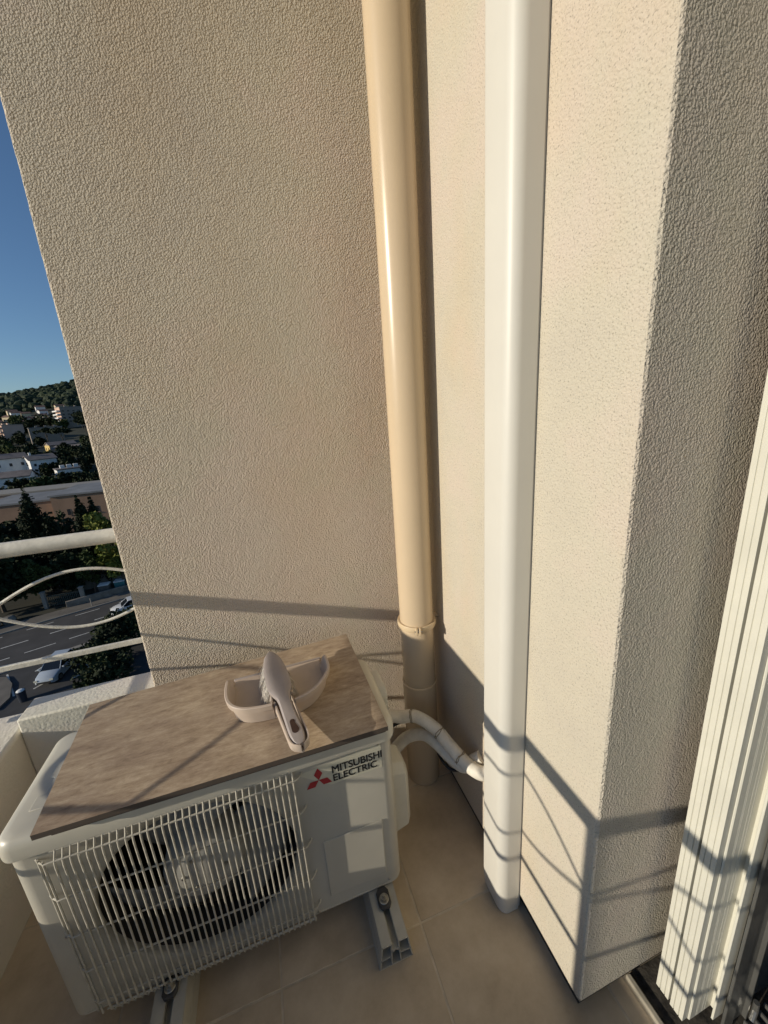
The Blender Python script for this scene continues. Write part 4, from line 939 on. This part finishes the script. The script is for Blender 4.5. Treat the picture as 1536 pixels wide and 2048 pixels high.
building('white_house', -91.5, -83, 190, 200, -13.5, -9.0, 'house_white', 'white gabled house with bright sunlit end wall', 'gable', 'roof_grey', .62, [('l', 1, 1, 1.0, 1.3, 2.2, 3), ('f', 3, 1, .8, 1.0, 2.0, 3)], group=H_, chim=True)
building('white_house', -104, -93.5, 192, 202, -13.5, -7.8, 'house_white', 'white house at the left edge above the gabled house', 'gable', 'roof_grey', .55, [('l', 2, 2, 1.0, 1.2, 1.2, 2.6), ('f', 3, 1, .9, 1.2, 2.6, 3)], group=H_, chim=True)
building('white_house', -75.5, -68.0, 174, 182, -16.5, -12.6, 'house_white', 'small white flat-roofed house with terrace among dark trees', 'flat', 'roof_grey', .50, [('f', 3, 1, .9, 1.2, 1.4, 3)], group=H_)
building('yellow_house', -122, -109, 281, 291, -11.5, -6.3, 'flat_grey', 'small house with yellow sunlit end wall on the slope', 'gable', 'roof_grey', .62, [('l', 2, 1, 1.3, 1.5, 2.2, 3)], endmat='house_yellow')
building('low_house', -110.5, -98, 262, 272, -11.8, -8.2, 'flat_grey', 'low grey-roofed house right below the yellow house', 'gable', 'roof_grey', -.2, [('f', 3, 1, 1.0, 1.2, 1.2, 3)])
building('grey_block', -151, -133, 330, 342, -7.8, 4.6, 'flat_grey', 'plain grey apartment block in shade behind a tree', 'flat', 'flat_roof', .45, cat='building')
building('apartment_block', -171, -144, 430, 444, 4, 22.0, 'flat_grey', 'tall grey-brown apartment block with sunlit pink balcony end', 'flat', 'flat_roof', .62, [('f', 7, 4, 1.7, 1.3, 5.0, 3.0)], 'building', None, ('l', 5, 2.2, 3.0, 2.6), 'flat_pink')
building('orange_house', -195, -181, 452, 462, 7, 14.3, 'house_cream', 'low house with orange sunlit end beside the apartment block', 'flat', 'kerb', .50, [('f', 4, 1, 1.2, 1.4, 2.6, 3)], endmat='house_orange')
building('balcony_block', -190, -171, 360, 374, -4, 8.2, 'flat_pink', 'pink apartment block with stacked balconies at the left edge', 'flat', 'kerb', -.55, [('f', 5, 3, 1.8, 1.6, 1.6, 3.0)], 'building', None, ('f', 4, .9, 3.0, 1.4))
ORD = ['first', 'second', 'third', 'fourth', 'fifth', 'sixth', 'seventh', 'eighth', 'ninth', 'tenth', 'eleventh', 'twelfth', 'thirteenth', 'fourteenth', 'fifteenth', 'sixteenth', 'seventeenth']
VR = {i: r for r, i in enumerate(sorted(range(len(VL)), key=lambda i: VL[i][0]/VL[i][1]))}
for k, (x, y, w_, h_, rt, mt) in enumerate(VL):
    z = hz_(x, y); building('hillside_villa', x-w_/2, x+w_/2, y, y+7, z, z+h_+1, mt, 'tiny %s villa below the wooded hill, %s from the left' % ({'house_white': 'white', 'house_cream': 'cream', 'flat_pink': 'pink'}[mt], ORD[VR[k]]), 'gable', 'roof_tile', rt, [('f', 2, 1, 1.2, 1.2, 1.4, 3)], 'house', 'villas below the wooded hill')
# trees among the houses
MT = 'trees among the houses'
REFS = [(-87, 172, 'the lowest white house'), (-87, 194, 'the gabled white house'), (-99, 196, 'the upper left white house'), (-72, 177, 'the small flat-roofed white house'), (-115, 285, 'the yellow-ended house'), (-104, 266, 'the low grey-roofed house'), (-142, 335, 'the plain grey block'), (-158, 436, 'the pink-ended apartment block'), (-188, 456, 'the orange-ended house'), (-180, 366, 'the pink balcony block'), (-50, 112, 'the long pale-roofed hall')]
KN = {'round': 'dark round tree', 'pine': 'umbrella pine', 'cypress': 'slender dark cypress'}
USED = {}
def spot_label(x, y, k):
    rx, ry, nm = min(REFS, key=lambda r: (r[0]-x)**2+(r[1]-y)**2)
    da = math.degrees(math.atan2(x, y)-math.atan2(rx, ry))
    where = 'left of' if da < -1.0 else 'right of' if da > 1.0 else ('in front of' if y < ry else 'behind')
    c = USED.get((where, nm, k), 0); USED[(where, nm, k)] = c+1
    return ('%s %s %s' % (KN[k], where, nm)) if c == 0 else ('%s %s %s, the %s of several there' % (KN[k], where, nm, ORD[c]))
spots = [(-66, 160, 'round'), (-72, 158, 'round'), (-79, 160, 'round'), (-60, 158, 'round'), (-54, 155, 'round'), (-64, 172, 'cypress'), (-61, 182, 'cypress'), (-58, 176, 'round'), (-80, 183, 'round'), (-76, 190, 'round'), (-71, 196, 'round'),
         (-66, 200, 'cypress'), (-70, 212, 'round'), (-62, 205, 'cypress'), (-58, 192, 'cypress'), (-97, 180, 'round'), (-88, 214, 'round'), (-96, 222, 'round'), (-104, 232, 'round'), (-82, 222, 'round'), (-90, 236, 'round'), (-112, 240, 'round'), (-100, 250, 'round'),
         (-120, 262, 'round'), (-128, 268, 'round'), (-136, 276, 'round'), (-92, 262, 'round'), (-88, 270, 'cypress'), (-84, 256, 'cypress'), (-96, 280, 'round'), (-104, 296, 'round'), (-98, 310, 'pine'), (-112, 312, 'round'), (-124, 312, 'pine'), (-134, 316, 'pine'), (-140, 320, 'round'),
         (-150, 300, 'round'), (-156, 312, 'round'), (-146, 290, 'round'), (-165, 322, 'round'), (-160, 340, 'round'), (-166, 352, 'round'), (-172, 342, 'round'), (-155, 352, 'round'), (-124, 356, 'pine'), (-131, 372, 'pine'), (-138, 396, 'pine'), (-146, 410, 'pine'), (-128, 400, 'round'), (-120, 380, 'round'),
         (-165, 420, 'round'), (-176, 430, 'round'), (-186, 438, 'round'), (-196, 440, 'round'), (-182, 400, 'round'), (-192, 408, 'round'), (-202, 430, 'round'), (-210, 450, 'round'), (-214, 470, 'round'), (-200, 470, 'round'), (-190, 480, 'round'), (-180, 476, 'round'), (-226, 480, 'round'), (-232, 500, 'round'), (-46, 128, 'round'), (-54, 130, 'round'), (-62, 132, 'round'), (-70, 136, 'round'), (-78, 140, 'round'), (-86, 144, 'round')]
for x, y, k in spots:
    z = hz_(x, y); s = 1+max(0, y-250)/500
    if k == 'round': tree('slope_tree', (x, y, z), random.uniform(5.5, 7.5)*s, random.uniform(3.2, 4.4)*s, random.choice(['leaf_dark', 'leaf_dark', 'leaf_mid']), spot_label(x, y, k), k, 700, .55*s, MT)
    elif k == 'pine': tree('slope_tree', (x, y, z), 11*s, 5.2*s, 'leaf_dark', spot_label(x, y, k), k, 800, .5*s, MT)
    else: tree('slope_tree', (x, y, z), random.uniform(9, 12), 1.5, 'leaf_cypress', spot_label(x, y, k), k, 700, .45, MT)
